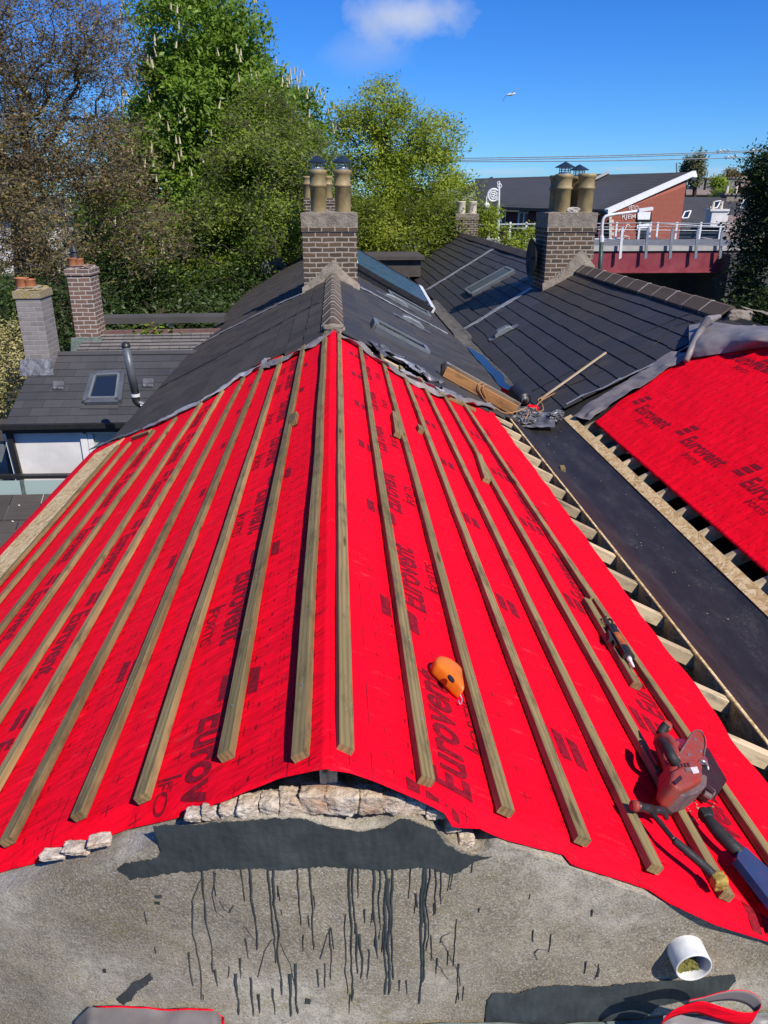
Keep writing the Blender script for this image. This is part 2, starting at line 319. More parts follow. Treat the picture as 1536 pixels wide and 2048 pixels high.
M['gutterblk'] = simple('black_gutter', (.014,.015,.016), (.02,.02,.021), 8, .35)
M['water'] = G('still_rain_water').fin((.012, .013, .014), .12, 0, .22)
M['deck'] = simple('grey_asphalt_deck', (.17,.17,.17), (.12,.12,.12), 2, .9)
M['bridgeconc'] = simple('pale_concrete', (.46,.44,.41), (.36,.34,.31), 1.5, .9)
M['girder'] = simple('faded_crimson_paint', (.20,.022,.034), (.27,.055,.066), 1.6, .6, 0, .4, .15, 10, .01)
M['darkconc'] = simple('dark_concrete', (.09,.085,.08), (.06,.058,.055), 1, .9)  # one dark grey tone for abutment, parapet and low wall
M['railgrey'] = simple('grey_painted_rail', (.22,.25,.28), (.27,.30,.33), 3, .45, .3)
M['graf'] = simple('white_spray_paint', (.66,.60,.57), (.55,.42,.38), 8, .8)
M['quoin'] = simple('cream_cast_stone', (.56,.52,.45), (.46,.42,.36), 3, .9)
M['lampgreen'] = simple('dark_green_post', (.03,.06,.05), (.04,.075,.06), 5, .5, .2)
M['farroof'] = m_slate('far_slate', (.036,.036,.039), (.050,.050,.053), .6, False)
M['farbrown'] = m_slate('far_brown_tile', (.17,.13,.115), (.23,.18,.16), .85, False)
M['bluetool'] = simple('blue_tool_body', (.003,.065,.16), (.003,.045,.11), 10, .35)
M['sawsteel'] = simple('saw_blade_steel', (.55,.56,.58), (.42,.43,.45), 12, .28, .9, .5, .05)
M['yellowtape'] = simple('worn_yellow_tape', (.45,.33,.06), (.20,.13,.03), 60, .7)
M['cable'] = simple('orange_tan_cable', (.46,.24,.09), (.36,.17,.06), 10, .55)
M['nozzle'] = simple('translucent_nozzle', (.75,.72,.74), (.62,.58,.60), 10, .35)
M['label'] = simple('printed_label', (.55,.16,.02), (.35,.07,.02), 40, .4)
M['sticker'] = simple('pale_sticker', (.72,.66,.64), (.55,.48,.47), 40, .6)
M['bark'] = simple('grey_brown_bark', (.075,.058,.042), (.045,.036,.028), 6, .95, 0, .1, .9, 18, .03)
M['bark2'] = simple('dark_twig_bark', (.085,.070,.055), (.14,.118,.09), 6, .95, 0, .1, .6, 18, .02)
M['ground'] = simple('dull_garden_ground', (.045,.055,.025), (.07,.06,.04), .4, .95, 0, .1, .4, 3, .05)
# ------------------------------------------------------------------ shared shape makers
def frame(a, b, up):
    a, b, up = Vector(a), Vector(b), Vector(up); t = (b-a).normalized(); x = t.cross(up).normalized(); z = x.cross(t)
    return Matrix((x, t, z)).transposed(), (b-a).length
def beam(name, a, b, w, h, up, mt, parent=None, warp=.0, cham=.003, seg=None, base=True, ends=None):
    """length of sawn timber from a to b lying with its underside (base) on the line a-b; local Y runs along the grain"""
    R, L = frame(a, b, up); seg = seg or max(2, int(L/.25)); c = cham; hw = w/2
    prof = [(-hw, c), (-hw, h-c), (-hw+c, h), (hw-c, h), (hw, h-c), (hw, c), (hw-c, 0), (-hw+c, 0)]
    ph = RND.uniform(0, 50); mb = MB(); vs = []; fs = []
    for i in range(seg+1):
        y = L*i/seg; dx = nz(ph, y*.7)*warp; dz = nz(ph+9, y*1.1)*warp*.6
        for k, (px, pz) in enumerate(prof): vs.append((px+dx+nz(ph+k, y*6)*.0009, y+(nz(px*30, pz*40, ph)*.004 if i in (0, seg) else 0), pz+dz+nz(ph-k, y*6)*.0009))
    n = 8
    for i in range(seg):
        for k in range(n): fs.append((i*n+k, i*n+(k+1) % n, (i+1)*n+(k+1) % n, (i+1)*n+k))
    fs.append(tuple(range(n))[::-1]); fs.append(tuple(range(seg*n, seg*n+n)))
    mb.add(vs, [f[::-1] for f in fs]); o = mb.build(name, mt, None, uv=None)
    mw = R.to_4x4(); mw.translation = Vector(a)
    if parent is not None:
        o.parent = parent; off = Vector((0,0,0)); q = parent
        while q is not None: off += q.location; q = q.parent
        mw.translation = Vector(a)-off
    o.matrix_local = mw if parent is not None else mw
    return o
def slates(mb, x0, x1, ya, yb, zf, gauge, width, side, m=0, ripple=.0, seed=0, thick=.007):
    """courses of individual slates; side=+1 slope falls towards +x, -1 towards -x; x0 upper edge, x1 lower edge; ya(x), yb(x) the ends of a course"""
    rr = random.Random(seed); n = max(1, int(round(abs(x1-x0)/(gauge*CC)))); sl = side
    nrm = NR if side > 0 else NL
    if zf is zS: nrm = NS
    for k in range(n):
        xa = x0+(x1-x0)*k/n; xb = x0+(x1-x0)*(k+1)/n; a = ya((xa+xb)/2); b = yb((xa+xb)/2)
        y = a-(rr.uniform(.1, .9) if k % 2 else rr.uniform(.1, .6))*width
        while y < b:
            w = width*rr.uniform(.92, 1.08); y0 = max(y, a); y1 = min(y+w-.003, b); y += w
            if y1-y0 < .02: continue
            h0 = .002+rr.uniform(0, .0015); t1 = rr.uniform(-.002, .002); t2 = rr.uniform(-.002, .002); ex = rr.uniform(-.006, .006)*sl
            wv = lambda xx, yy: ripple*nz(xx*1.3, yy*.6, seed)
            p = []
            for (xx, yy, hh) in ((xa, y0, h0), (xa, y1, h0), (xb+ex, y1, thick*1.9+t1+.002), (xb+ex, y0, thick*1.9+t2+.002)):
                p.append(Vector((xx, yy, zf(xx)))+nrm*(hh+wv(xx, yy)))
            lo = [p[3]-nrm*(thick+.006), p[2]-nrm*(thick+.006)]
            up = [p[0]-nrm*.01, p[1]-nrm*.01]
            fs = [(0,1,2,3), (3,2,5,4), (1,0,6,7), (0,3,4,6), (2,1,7,5)]
            if side < 0: fs = [f for f in fs]
            else: fs = [f[::-1] for f in fs]
            mb.add(p+lo+up, fs, m, rr.random())
    return mb
def ridge_tiles(mb, x, y0, y1, z, L=.3, hw=.13, drop=.10, rise=.05, m=0, mj=1, ang=TT):
    y = y0; k = 0
    while y < y1-.05:
        ye = min(y+L, y1); lift = .004*(k % 2)+RND.uniform(0, .005)
        def prof(yy, d=0.):
            return [Vector((x-hw, yy, z+rise-hw*ang-.03+d)), Vector((x-.02, yy, z+rise+d)), Vector((x+.02, yy, z+rise+d)), Vector((x+hw, yy, z+rise-hw*ang-.03+d))]
        a, b = prof(y+.006, lift), prof(ye-.006, lift+.003)
        lo = [p-Vector((0, 0, .03)) for p in a]; lo2 = [p-Vector((0, 0, .03)) for p in b]
        vs = a+b+lo+lo2
        fs = [(i, i+1, 5+i, 4+i) for i in range(3)]+[(8+i, 9+i, i+1, i) for i in range(3)]+[(4+i, 5+i, 13+i, 12+i) for i in range(3)]+[(0,4,12,8), (3,11,15,7)]
        mb.add(vs, fs, m)
        a, b = prof(ye-.009, .010), prof(ye+.009, .010); lo = [p-Vector((0, 0, .04)) for p in a]; lo2 = [p-Vector((0, 0, .04)) for p in b]
        vs = a+b+lo+lo2; mb.add(vs, fs, mj); y = ye; k += 1
    return mb
def ribbon(mb, pts, wdir, width, thick=.004, nrm=(0, 0, 1), m=0, wob=.01, seed=0, nw=4, sub=6, jag=.3):
    """bent strip of sheet following pts; wdir across it"""
    pts = [Vector(p) for p in pts]; q = []
    for a, b in zip(pts, pts[1:]):
        for k in range(sub): q.append(a.lerp(b, k/sub))
    q.append(pts[-1]); wd = Vector(wdir).normalized(); nn = Vector(nrm).normalized(); n = len(q); vs = []; L = 0
    for i, p in enumerate(q):
        if i: L += (p-q[i-1]).length
        ww = width*(1+jag*nz(L*4.5, seed)); sh = width*jag*.4*nz(L*3, seed+8)
        for j in range(nw+1):
            t = j/nw-.5; h = wob*(nz(L*5, j*.6, seed+3)+.35*nz(L*14, j*.9, seed+5))*1.6
            vs.append(p+wd*(ww*t+sh)+nn*h)
    k = len(vs); vs2 = [v-nn*thick for v in vs]; fs = []
    for i in range(n-1):
        for j in range(nw):
            a = i*(nw+1)+j; f = (a, a+1, a+nw+2, a+nw+1); fs.append(f); fs.append(tuple(x+k for x in f[::-1]))
    def edge(a, b): fs.append((a, b, b+k, a+k))
    for j in range(nw): edge(j+1, j); edge((n-1)*(nw+1)+j, (n-1)*(nw+1)+j+1)
    for i in range(n-1): edge(i*(nw+1), (i+1)*(nw+1)); edge((i+1)*(nw+1)+nw, i*(nw+1)+nw)
    vs = vs+vs2; mb.add(vs, fs, m); return mb
def lump(mb, c, d, seed=0, amp=.25, sub=3, m=0, rot=0, freq=2.2, rnd=.45):
    bm = bmesh.new(); bmesh.ops.create_cube(bm, size=1); bmesh.ops.subdivide_edges(bm, edges=bm.edges[:], cuts=2**sub-1, use_grid_fill=True)
    Rz = Matrix.Rotation(rot, 3, 'Z'); vs = []
    for v in bm.verts:
        p = v.co*2; q = p.normalized(); r = p.lerp(q*1.25, rnd); r *= (1+amp*noise.noise(p*freq*.5+Vector((seed*7.1, seed, 3)))+amp*.5*noise.noise(p*freq*1.7+Vector((seed, 2, seed*3.3)))+amp*.25*noise.noise(p*freq*4+Vector((seed, 5, seed*3.3))))
        vs.append(Rz @ Vector((r.x*d[0]/2, r.y*d[1]/2, r.z*d[2]/2))+Vector(c))
    bm.verts.index_update(); fs = [[v.index for v in f.verts] for f in bm.faces]; bm.free(); mb.add(vs, fs, m); return mb

# ------------------------------------------------------------------ ground
mb = MB(); mb.grid(lambda a, b: Vector((-3000+6000*a, -600+6600*b, .6*nz(a*40, b*40) if .4 < a < .6 else 0)), 40, 40)
tag(mb.build('ground', M['ground']), None, None, kind='structure')

# ------------------------------------------------------------------ the house whose roof is being re-covered
house = thing('terraced_house', 'nearest house, stripped of slates, with rendered gable wall and bare rafter feet', 'house')
YW = [(-3.2, 2.0), (-1.6, 1.74), (-.9, 1.56), (-.5, 1.47), (-.2, 1.42), (.3, 1.41), (3.2, 1.41)]
def yw(x): return lerp(YW, x)
def onW(u, v, off=0.):
    y = 1.45
    for _ in range(12): p = aty(u, v, y); y = yw(p.x)-off
    return aty(u, v, y)
RENDTOP = [(-60,1770),(0,1746),(60,1728),(100,1716),(150,1706),(190,1684),(215,1668),(250,1658),(300,1650),(400,1648),(450,1642),(530,1636),(600,1634),(650,1648),(720,1660),(770,1648),(805,1632),(840,1642),(880,1662),(900,1685),(930,1702),(960,1710),(985,1690),(1010,1664),(1060,1672),(1100,1694),(1150,1718),(1200,1744),(1300,1786),(1420,1836),(1536,1876),(1640,1926)]
rt = [(lambda p: (p.x, p.z))(onW(u, v)) for u, v in RENDTOP]
rt = [(-3.4, rt[0][1]-1.0)]+[(-1.5, rt[0][1]-.18)]+rt+[(3.3, rt[-1][1]-.75)]
def zrend(x): return min(lerp(rt, x), (zL(x) if x < 0 else zR(x))-.040)+.006*nz(x*45)+.004*nz(x*110, 3)
mb = MB()
xs = [-3.2+6.2*i/260 for i in range(261)]
def wallf(a, b):
    x = -3.2+6.3*a; zt = zrend(x); z = zt-(1-b)**1.0*(zt-4.2) if b < .5 else zt-(1-b)*2*(zt-5.9)*.5
    z = 4.2+(zt-4.2)*b
    return Vector((x, yw(x)+.010*nz(x*4, z*4)+.004*nz(x*17, z*17), z))
mb.grid(wallf, 320, 60)
mb.grid(lambda a, b: Vector((-3.2+6.3*a, yw(-3.2+6.3*a)+.30*b+(.010*nz((-3.2+6.3*a)*4, zrend(-3.2+6.3*a)*4)+.004*nz((-3.2+6.3*a)*17, zrend(-3.2+6.3*a)*17))*(1-b), zrend(-3.2+6.3*a)+b*.03-b*b*.1)), 320, 6)
wall = part(house, 'gable_wall', mb, [M['conc']], smooth=True)
# broken masonry along the top of the wall, under the membrane edge
mb = MB()
def memfront(x): return lerp(MEMZ, x)
MEMF = [(-60,1752),(0,1726),(100,1700),(170,1672),(250,1640),(350,1618),(450,1602),(490,1586),(560,1562),(630,1552),(700,1556),(760,1572),(820,1596),(890,1622),(906,1646),(960,1640),(1020,1664),(1130,1692),(1146,1712),(1230,1738),(1300,1762),(1340,1790),(1430,1832),(1536,1866),(1640,1912)]
def rub(a, b):
    x = -1.35+3.05*a; zt = zrend(x); zm = min(zL(x) if x < 0 else zR(x), 7.455)-.035-.035*math.exp(-(x/.22)**2)
    y = yw(x)+.026+.34*b; k = min(1, b*3.2); z = zt-.05+(max(zm-zt-.03, .0)+.04)*k*(1-.15*b)
    d = .018*nz(x*11, b*5, 2)+.012*nz(x*28, b*12, 5)+.006*nz(x*60, b*30)
    return Vector((x, y+d*(1-k)*1.2-.02*math.exp(-(x/.3)**2)*(1-b), z+d*.8*k-(.05*max(0, nz(x*6, 3, 9)-.15) if b < .6 else 0)))
mb.grid(rub, 330, 26); part(house, 'broken_masonry', mb, [M['rubble']], smooth=True)
for (u, v, w, h, sd) in ((456,1634,40,30,1),(496,1630,44,34,2),(538,1627,40,38,3),(580,1622,44,40,4),(628,1616,56,50,5),(688,1616,66,54,6),(742,1614,48,50,7),(788,1616,46,44,8),(832,1622,46,38,9),(872,1634,38,30,10),(908,1656,30,26,11),(936,1692,30,20,12),(418,1640,34,22,13),(384,1644,34,18,14),(146,1712,52,14,15),(192,1696,40,14,16),(100,1724,44,10,18)):
    p = onW(u, v); s = (p-CAM).length*.92/F; lm = MB(); lump(lm, (p.x, yw(p.x)+(.036+.008*nz(sd*3.3) if u > 440 else .030), p.z-.004), (w*s*1.0, .055 if u > 440 else .034, h*s*.95), sd, .20, 4, freq=1.7, rnd=.22, rot=.25*nz(sd*5.1))
    part(house, 'stone', lm, [M['rubble']], smooth=True)
def flatpoly(pix, off, rag=0., sub=6, seed=0):
    pts = []
    for i in range(len(pix)):
        (a, b), (c, d) = pix[i], pix[(i+1) % len(pix)]
        L = math.hypot(c-a, d-b); n = max(1, int(L/2.6)) if rag else 1
        for k in range(n):
            t = k/n; r = rag*(nz(i*3.1+t*L*.06, seed)+.8*nz(i*1.7+t*L*.25, seed+4))+(RND.uniform(-.5, .5)*rag*.5 if rag else 0); nx, ny = -(d-b)/max(L, 1), (c-a)/max(L, 1)
            pts.append((a+(c-a)*t+nx*r, b+(d-b)*t+ny*r))
    return pts
def wallpatch(name, pix, rag, mt, off=.004, seed=0):
    pts = flatpoly(pix, off, rag, seed=seed); bm = bmesh.new(); vs = []
    for (u, v) in pts: p = onW(u, v, .006); vs.append(bm.verts.new((p.x, 0, p.z)))
    f = bm.faces.new(vs); bmesh.ops.triangulate(bm, faces=[f])
    xs_ = [v.co.x for v in bm.verts]; zs_ = [v.co.z for v in bm.verts]
    x = min(xs_)
    while x < max(xs_): bmesh.ops.bisect_plane(bm, geom=bm.verts[:]+bm.edges[:]+bm.faces[:], plane_co=(x, 0, 0), plane_no=(1, 0, 0)); x += .02
    z = min(zs_)
    while z < max(zs_): bmesh.ops.bisect_plane(bm, geom=bm.verts[:]+bm.edges[:]+bm.faces[:], plane_co=(0, 0, z), plane_no=(0, 0, 1)); z += .02
    mb = MB(); bm.verts.index_update()
    for v in bm.verts: x, z = v.co.x, v.co.z; v.co.y = yw(x)+.010*nz(x*4, z*4)+.004*nz(x*17, z*17)-off-.0012*nz(x*70, z*25)
    mb.add([v.co.copy() for v in bm.verts], [[v.index for v in f.verts] for f in bm.faces]); bm.free()
    for i, f in enumerate(mb.f):
        a, b, c = (Vector(mb.v[k]) for k in f[:3])
        if (b-a).cross(c-a).y > 0: mb.f[i] = f[::-1]
    return part(wall, name, mb, [mt], smooth=False)
wallpatch('paint_patch', [(304,1652),(400,1652),(450,1646),(530,1640),(600,1638),(650,1652),(720,1664),(772,1650),(806,1634),(838,1645),(872,1660),(890,1688),(922,1706),(950,1712),(986,1714),(950,1724),(922,1746),(905,1756),(868,1742),(840,1738),(760,1744),(700,1738),(640,1735),(560,1740),(500,1736),(430,1738),(340,1748),(262,1760),(232,1742),(250,1728),(300,1720),(336,1710),(322,1680)], 3.2, M['paint'])
wallpatch('paint_patch', [(976,2002),(984,1990),(1040,1986),(1062,1978),(1120,1972),(1200,1974),(1290,1964),(1380,1958),(1470,1950),(1474,1966),(1458,1982),(1400,1996),(1320,2010),(1240,2070),(968,2070)], 2.2, M['paint'], seed=5)
for k, pl in enumerate(([(232,2000),(250,1985),(262,1972),(285,1958),(300,1946),(306,1956),(296,1970),(276,1984),(262,2002),(246,2012)], [(308,1792),(322,1790),(324,1797),(312,1799)], [(308,1806),(318,1804),(320,1812),(310,1812)], [(204,1942),(211,1940),(211,1950),(205,1950)], [(612,1998),(622,2000),(620,2010),(611,2008)])):
    wallpatch('paint_splash', pl, 3.0 if k == 0 else 1, M['paint'], seed=k+11)
# runs of paint down the render
def drips():
    rr = random.Random(5); mb = MB()
    def run(u0, v0, v1, w, wob=3, end=1.6):
        n = max(3, int((v1-v0)/7)); ph = rr.uniform(0, 99); dr = 0; L = []; 
        for i in range(n+1):
            t = i/n; v = v0+(v1-v0)*t; u = u0+(768-u0)*(v-v0)/(4755-v0)+wob*nz(v*.018, ph)*2+wob*.6*nz(v*.06, ph+5)
            ww = w*(1-.55*t+.25*nz(v*.05, ph+9))*(end if .90 < t < .98 else (.45 if t >= .98 else 1))
            L.append((u, v, max(ww, .9)))
        vs = []
        for (u, v, ww) in L:
            for s_ in (-.5, 0, .5):
                p = onW(u+ww*s_, v, .004); x, z = p.x, p.z
                vs.append((x, yw(x)+.010*nz(x*4, z*4)+.004*nz(x*17, z*17)-(.0035 if s_ == 0 else .0012), z))
        fs = []
        for i in range(n): fs += [(i*3, i*3+3, i*3+4, i*3+1), (i*3+1, i*3+4, i*3+5, i*3+2)]
        mb.add(vs, fs)
    for (u, a, b, w) in ((402,1740,1945,5),(380,1800,2000,4),(378,1905,1970,5),(428,1742,1790,4),(481,1738,1800,3.5),(500,1736,1905,6),(536,1736,1930,5),(545,1738,1992,6),(596,1738,1850,4.5),(622,1735,1900,5),(588,1700,1735,3),(698,1736,2005,6),(706,1738,1870,5),(716,1738,1800,4),(748,1738,1895,6),(760,1738,1880,4.5),(772,1736,1990,7),(778,1760,1990,8),(786,1738,1960,6),(820,1738,1800,4),(846,1738,2010,8),(852,1738,1965,6.5),(858,1738,1900,4),(872,1740,1830,4),(884,1740,1812,4),(899,1745,1784,3),(905,1745,1782,3),(948,1720,1748,3.5),(842,1780,1830,5),(836,1790,1818,5),(660,1860,1960,4),(650,1930,1975,4),(636,1940,1975,4),(605,1870,1905,4),(556,1770,1792,3),(490,1880,1920,4),(480,1920,1960,5),(455,1936,1956,4),(430,1940,1975,5),(470,1950,2030,7),(500,1960,2035,6),(515,1990,2030,7),(578,1950,2035,8),(590,1930,2030,7),(545,1980,2030,5),(720,1870,1960,7),(712,1850,1950,6),(735,1900,1960,4),(700,1990,2030,4),(730,1820,1850,4),(740,1830,1856,4),(900,1900,1930,3),(912,1840,1930,3),(918,1925,2010,3.5),(925,1975,2005,3),(864,1870,1920,3),(873,1915,1950,4),(780,1955,1980,5),(800,1960,1985,4),(815,1960,1990,4),(1070,1860,1885,3),(1104,1870,1905,3),(1172,1925,1950,4),(1198,1930,1960,2.5),(1060,1790,1800,2.5),(1184,1820,1836,4),(288,1825,1850,3),(311,1895,1910,2.5),(556,1770,1800,2),(765,1850,1905,4),(754,1880,1920,5),(690,1830,1990,3)):
        run(u, a, b, w)
    for _ in range(10):
        u = rr.uniform(380, 960); v = rr.uniform(1780, 2000); run(u, v, v+rr.uniform(8, 30), rr.uniform(1.6, 4), 4)
    def curl(pts):
        n = 26; vs = []
        for i in range(n+1):
            t = i/n*(len(pts)-1); k = min(int(t), len(pts)-2); f = t-k
            u = pts[k][0]+(pts[k+1][0]-pts[k][0])*f+2*nz(i*.3, pts[0][0]); v = pts[k][1]+(pts[k+1][1]-pts[k][1])*f
            for s_ in (-.8, .8): p = onW(u+s_, v+s_*.4, .004); x, z = p.x, p.z; vs.append((x, yw(x)+.010*nz(x*4, z*4)+.004*nz(x*17, z*17)-.0022, z))
        mb.add(vs, [(i*2, i*2+2, i*2+3, i*2+1) for i in range(n)])
    for c in ([(432,1745),(425,1790),(432,1825),(455,1842),(485,1850),(510,1880)], [(440,1800),(450,1818),(458,1825),(468,1808)], [(385,1800),(398,1765),(408,1750),(425,1756)], [(880,1885),(884,1872),(900,1866)], [(884,1880),(900,1912),(916,1940),(922,1975)], [(1070,1905),(1078,1898),(1100,1900),(1120,1908)], [(1076,1922),(1070,1908),(1074,1900)], [(1196,1955),(1200,1940),(1190,1930)], [(640,1920),(655,1870),(662,1855),(668,1900)], [(515,1960),(530,1905),(545,1880),(560,1890),(580,1930),(590,1975)], [(860,1905),(880,1935),(896,1960)]): curl(c)
    o = part(wall, 'paint_drip', mb, [M['paint']]); o['kind'] = 'stuff'
drips()
# pipe stub through the wall
pc = onW(1371, 1900)
pipe = thing('pipe_stub', 'short white plastic pipe stub sticking out of the grey rendered wall', 'pipe', pc)
mb = MB(); mb.lathe([(.049, -.05), (.049, .050), (.0478, .053), (.0447, .053), (.0435, .050), (.0435, -.05)], n=40)
Rp = Matrix.Rotation(PI/2, 3, 'X'); mb.v = [tuple(Rp @ Vector(p)+pc) for p in mb.v]; mb.f = [f[::-1] for f in mb.f] if False else mb.f
part(pipe, 'pipe', mb, [M['pvc']], smooth=True)
mb = MB(); lump(mb, pc+Vector((-.006, -.004, -.026)), (.060, .06, .028), 4, .45, 3, freq=3); part(pipe, 'moss', mb, [M['moss']], smooth=False)
# structure: attic, rafters, ridge board, valley
mb = MB(); mb.box((-.3, 4.6, 5.72), (4.3, 6.0, .05)); mb.box((4.75, 4.6, 6.6), (.1, 6, .9)); mb.box((2.2, 4.6, 6.08), (1.4, 6.4, .04)); mb.box((3.6, 4.6, 6.08), (2, 6.4, .05)); part(house, 'attic_floor', mb, [M['attic']])
mb = MB(); mb.box((-2.3, 5.4, 3.9), (.2, 6.2, 2.8)); part(house, 'side_wall', mb, [M['conc']]); mb = MB(); mb.box((5.2, 5.5, 4.4), (.3, 8, 4.5)); part(house, 'side_wall', mb, [M['conc']])
beam('ridge_beam', (-.004, 1.47, 7.36), (-.004, 7.5, 7.36), .042, .115, (0, 0, 1), M['rafter'], house)
for k in range(16):
    y = 1.75+k*.395
    beam('rafter', (.05, y, zR(.05)-.115), (1.855, y, zR(1.855)-.10), .05, .07, NR, M['rafter'], house)
for k in range(16):
    y = 2.2+k*.40
    beam('rafter', (2.575, y, zS(2.575)-.135), (4.6, y, zS(4.6)-.15), .05, .10, NS, M['rafter'], house)
for k in range(12):
    y = 1.9+k*.5
    beam('rafter', (-.05, y, zL(-.05)-.14), (-2.6, y, zL(-2.6)-.13), .05, .10, NL, M['rafter'], house)
beam('valley_board', (1.865, 1.5, zR(1.87)-.17), (1.865, 8.05, zR(1.87)-.17), .018, .175, (0, 0, 1), M['osb'], house, seg=20)
mb = MB(); mb.grid(lambda a, b: (lambda x, y: Vector((x, y, zS(x)+.004+.002*nz(y*3, x*9))))(2.555+.085*a, 1.7+6.55*b), 3, 40)
mb.grid(lambda a, b: Vector((2.555, 1.7+6.55*b, zS(2.555)+.004-.018*a+.002*nz((1.7+6.55*b)*3, 2.555*9))), 1, 40); mb.grid(lambda a, b: (lambda y: Vector((2.64, y, zS(2.64)+.004-.018*(1-a)+.002*nz(y*3, 2.64*9))))(1.7+6.55*b), 1, 40)
part(house, 'valley_board', mb, [M['osb']])
mb = MB(); GP = [(1.878, zR(1.87)-.001), (1.895, zR(1.87)-.012), (2.03, 6.405), (2.10, 6.375), (2.2, 6.368), (2.42, 6.366), (2.50, 6.37), (2.548, 6.384), (2.552, 6.395)]
def gf(a, b):
    t = a*(len(GP)-1); k = min(int(t), len(GP)-2); f = t-k; x = GP[k][0]+(GP[k+1][0]-GP[k][0])*f; z = GP[k][1]+(GP[k+1][1]-GP[k][1])*f; y = 1.45+6.75*b
    return Vector((x, y, z+.005*nz(x*5, y*1.6)*(1 if .2 < a < .95 else .2)))
mb.grid(gf, 48, 130); valley = part(house, 'valley_lining', mb, [M['epdm']], smooth=True)
# ------------------------------------------------------------------ red membranes
def edge_tab(pix, fn, key=0): return sorted([(p.x, p.y) for p in (fn(u, v) for u, v in pix)])
FL = edge_tab([(u, v) for u, v in MEMF if u < 655]+[(652, 1552)], onL); FR = edge_tab([(u, v) for u, v in MEMF if u > 660]+[(658, 1553)], onR)
FL = [(-2.8, FL[0][1]+.9)]+FL
JL = edge_tab([(668,664),(640,676),(600,700),(560,712),(525,724),(475,760),(430,792),(380,816),(330,842),(240,878)], onL); JL = [(-3.2, 9.15), (-2.75, 8.6)]+JL
JR = edge_tab([(672,664),(700,682),(740,708),(790,742),(850,772),(920,796),(1000,812)], onR)
def smooth01(t): t = max(0, min(1, t)); return t*t*(3-2*t)
def mem_h(x, y, sd):   # gentle relief of the sheet above its nominal plane
    return .0036*nz(x*5, y*1.3, sd)+.0022*nz(x*14, y*5, sd+3)+.0030*nz(x*1.6, y*2.5, sd+6)
def memL(x, y):
    yf = lerp(FL, x); d = y-yf; h = mem_h(x, y, 1); z = zL(x)+h
    z -= .03*(1-smooth01(d/.07))*smooth01((abs(x+.01)-.2)/.2)
    z += .012*math.exp(-(x/.2)**2)*(1-smooth01(d/.25))
    if x < -2.66: z -= .55*(-2.66-x)**1.5
    if x > -.04: z = z+0 if x < -.02 else z
    return z+.006*(1-smooth01(-x/.12))
def memR(x, y):
    yf = lerp(FR, x); d = y-yf; h = mem_h(x, y, 2); z = zR(x)+h-.03*(1-smooth01(d/.07))*smooth01((abs(x+.01)-.2)/.2)+.012*math.exp(-(x/.2)**2)*(1-smooth01(d/.25))
    z -= .010*smooth01((x-1.45)/.2)*(.5+nz(y*2.2, 4))
    return z+.006*(1-smooth01(x/.12))
SF = edge_tab([(1186,846),(1250,896),(1330,966),(1433,1072),(1536,1172)], onS)
def memS(x, y): return zS(x)+.007*nz(x*2.6, y*1.5, 7)+.003*nz(x*8, y*5, 7)+.018*smooth01((y-7.4)/.8)*(nz(x*4, 3)+.3)
def membrane(name, label, x0, x1, fy, jy, zf, nu, nv, flip, mt, edge=0):
    mb = MB(); vs = []; uv = []
    for j in range(nv+1):
        for i in range(nu+1):
            x = x0+(x1-x0)*i/nu; a, b = fy(x), jy(x); y = a+(b-a)*(j/nv); x += edge*(i/nu)**8*(nz(y*1.6, 3)+.6*nz(y*4.3, 8)); vs.append((x, y, zf(x, y)))
    fs = []
    for j in range(nv):
        for i in range(nu): q = j*(nu+1)+i; f = (q, q+1, q+nu+2, q+nu+1); fs.append(f[::-1] if flip else f)
    mb.add(vs, fs); o = mb.build(name, mt, None, smooth=True, uv=None)
    l = o.data.uv_layers.new(name='UVMap')
    for p in o.data.polygons:
        for li in p.loop_indices: c = o.data.vertices[o.data.loops[li].vertex_index].co; l.data[li].uv = (abs(c.x-(SX if zf is memS else 0))/CC, c.y)
    md = o.modifiers.new('thickness', 'SOLIDIFY'); md.thickness = .002; md.offset = -1
    if isinstance(mt, list) and len(mt) > 1: md.material_offset = 1; md.material_offset_rim = 0
    return tag(o, label, 'roof membrane', 'red roofing membranes')
mR = [M['red'], M['under']]
ML = membrane('roofing_membrane', 'red membrane sheet under battens on the slope left of the near ridge', -3.0, 0, lambda x: lerp(FL, x), lambda x: lerp(JL, x), memL, 150, 240, False, mR)
MR_ = membrane('roofing_membrane', 'red membrane sheet under battens between the near ridge and the black valley', 0.0005, 1.64, lambda x: lerp(FR, x), lambda x: lerp(JR, x), memR, 110, 240, False, mR, .035)
def s_near(x): return 2.2
SFAR = edge_tab([(1186,846),(1237,803),(1279,779),(1318,750),(1349,722),(1378,716),(1450,702),(1536,683),(1640,662)], onS)
def s_far(x): return lerp(SFAR, x)+.012*nz(x*9)
MS_ = membrane('roofing_membrane', 'red printed membrane with no battens on the slope right of the black valley', 2.735, 4.75, lambda x: 2.2, s_far, memS, 90, 170, False, mR)
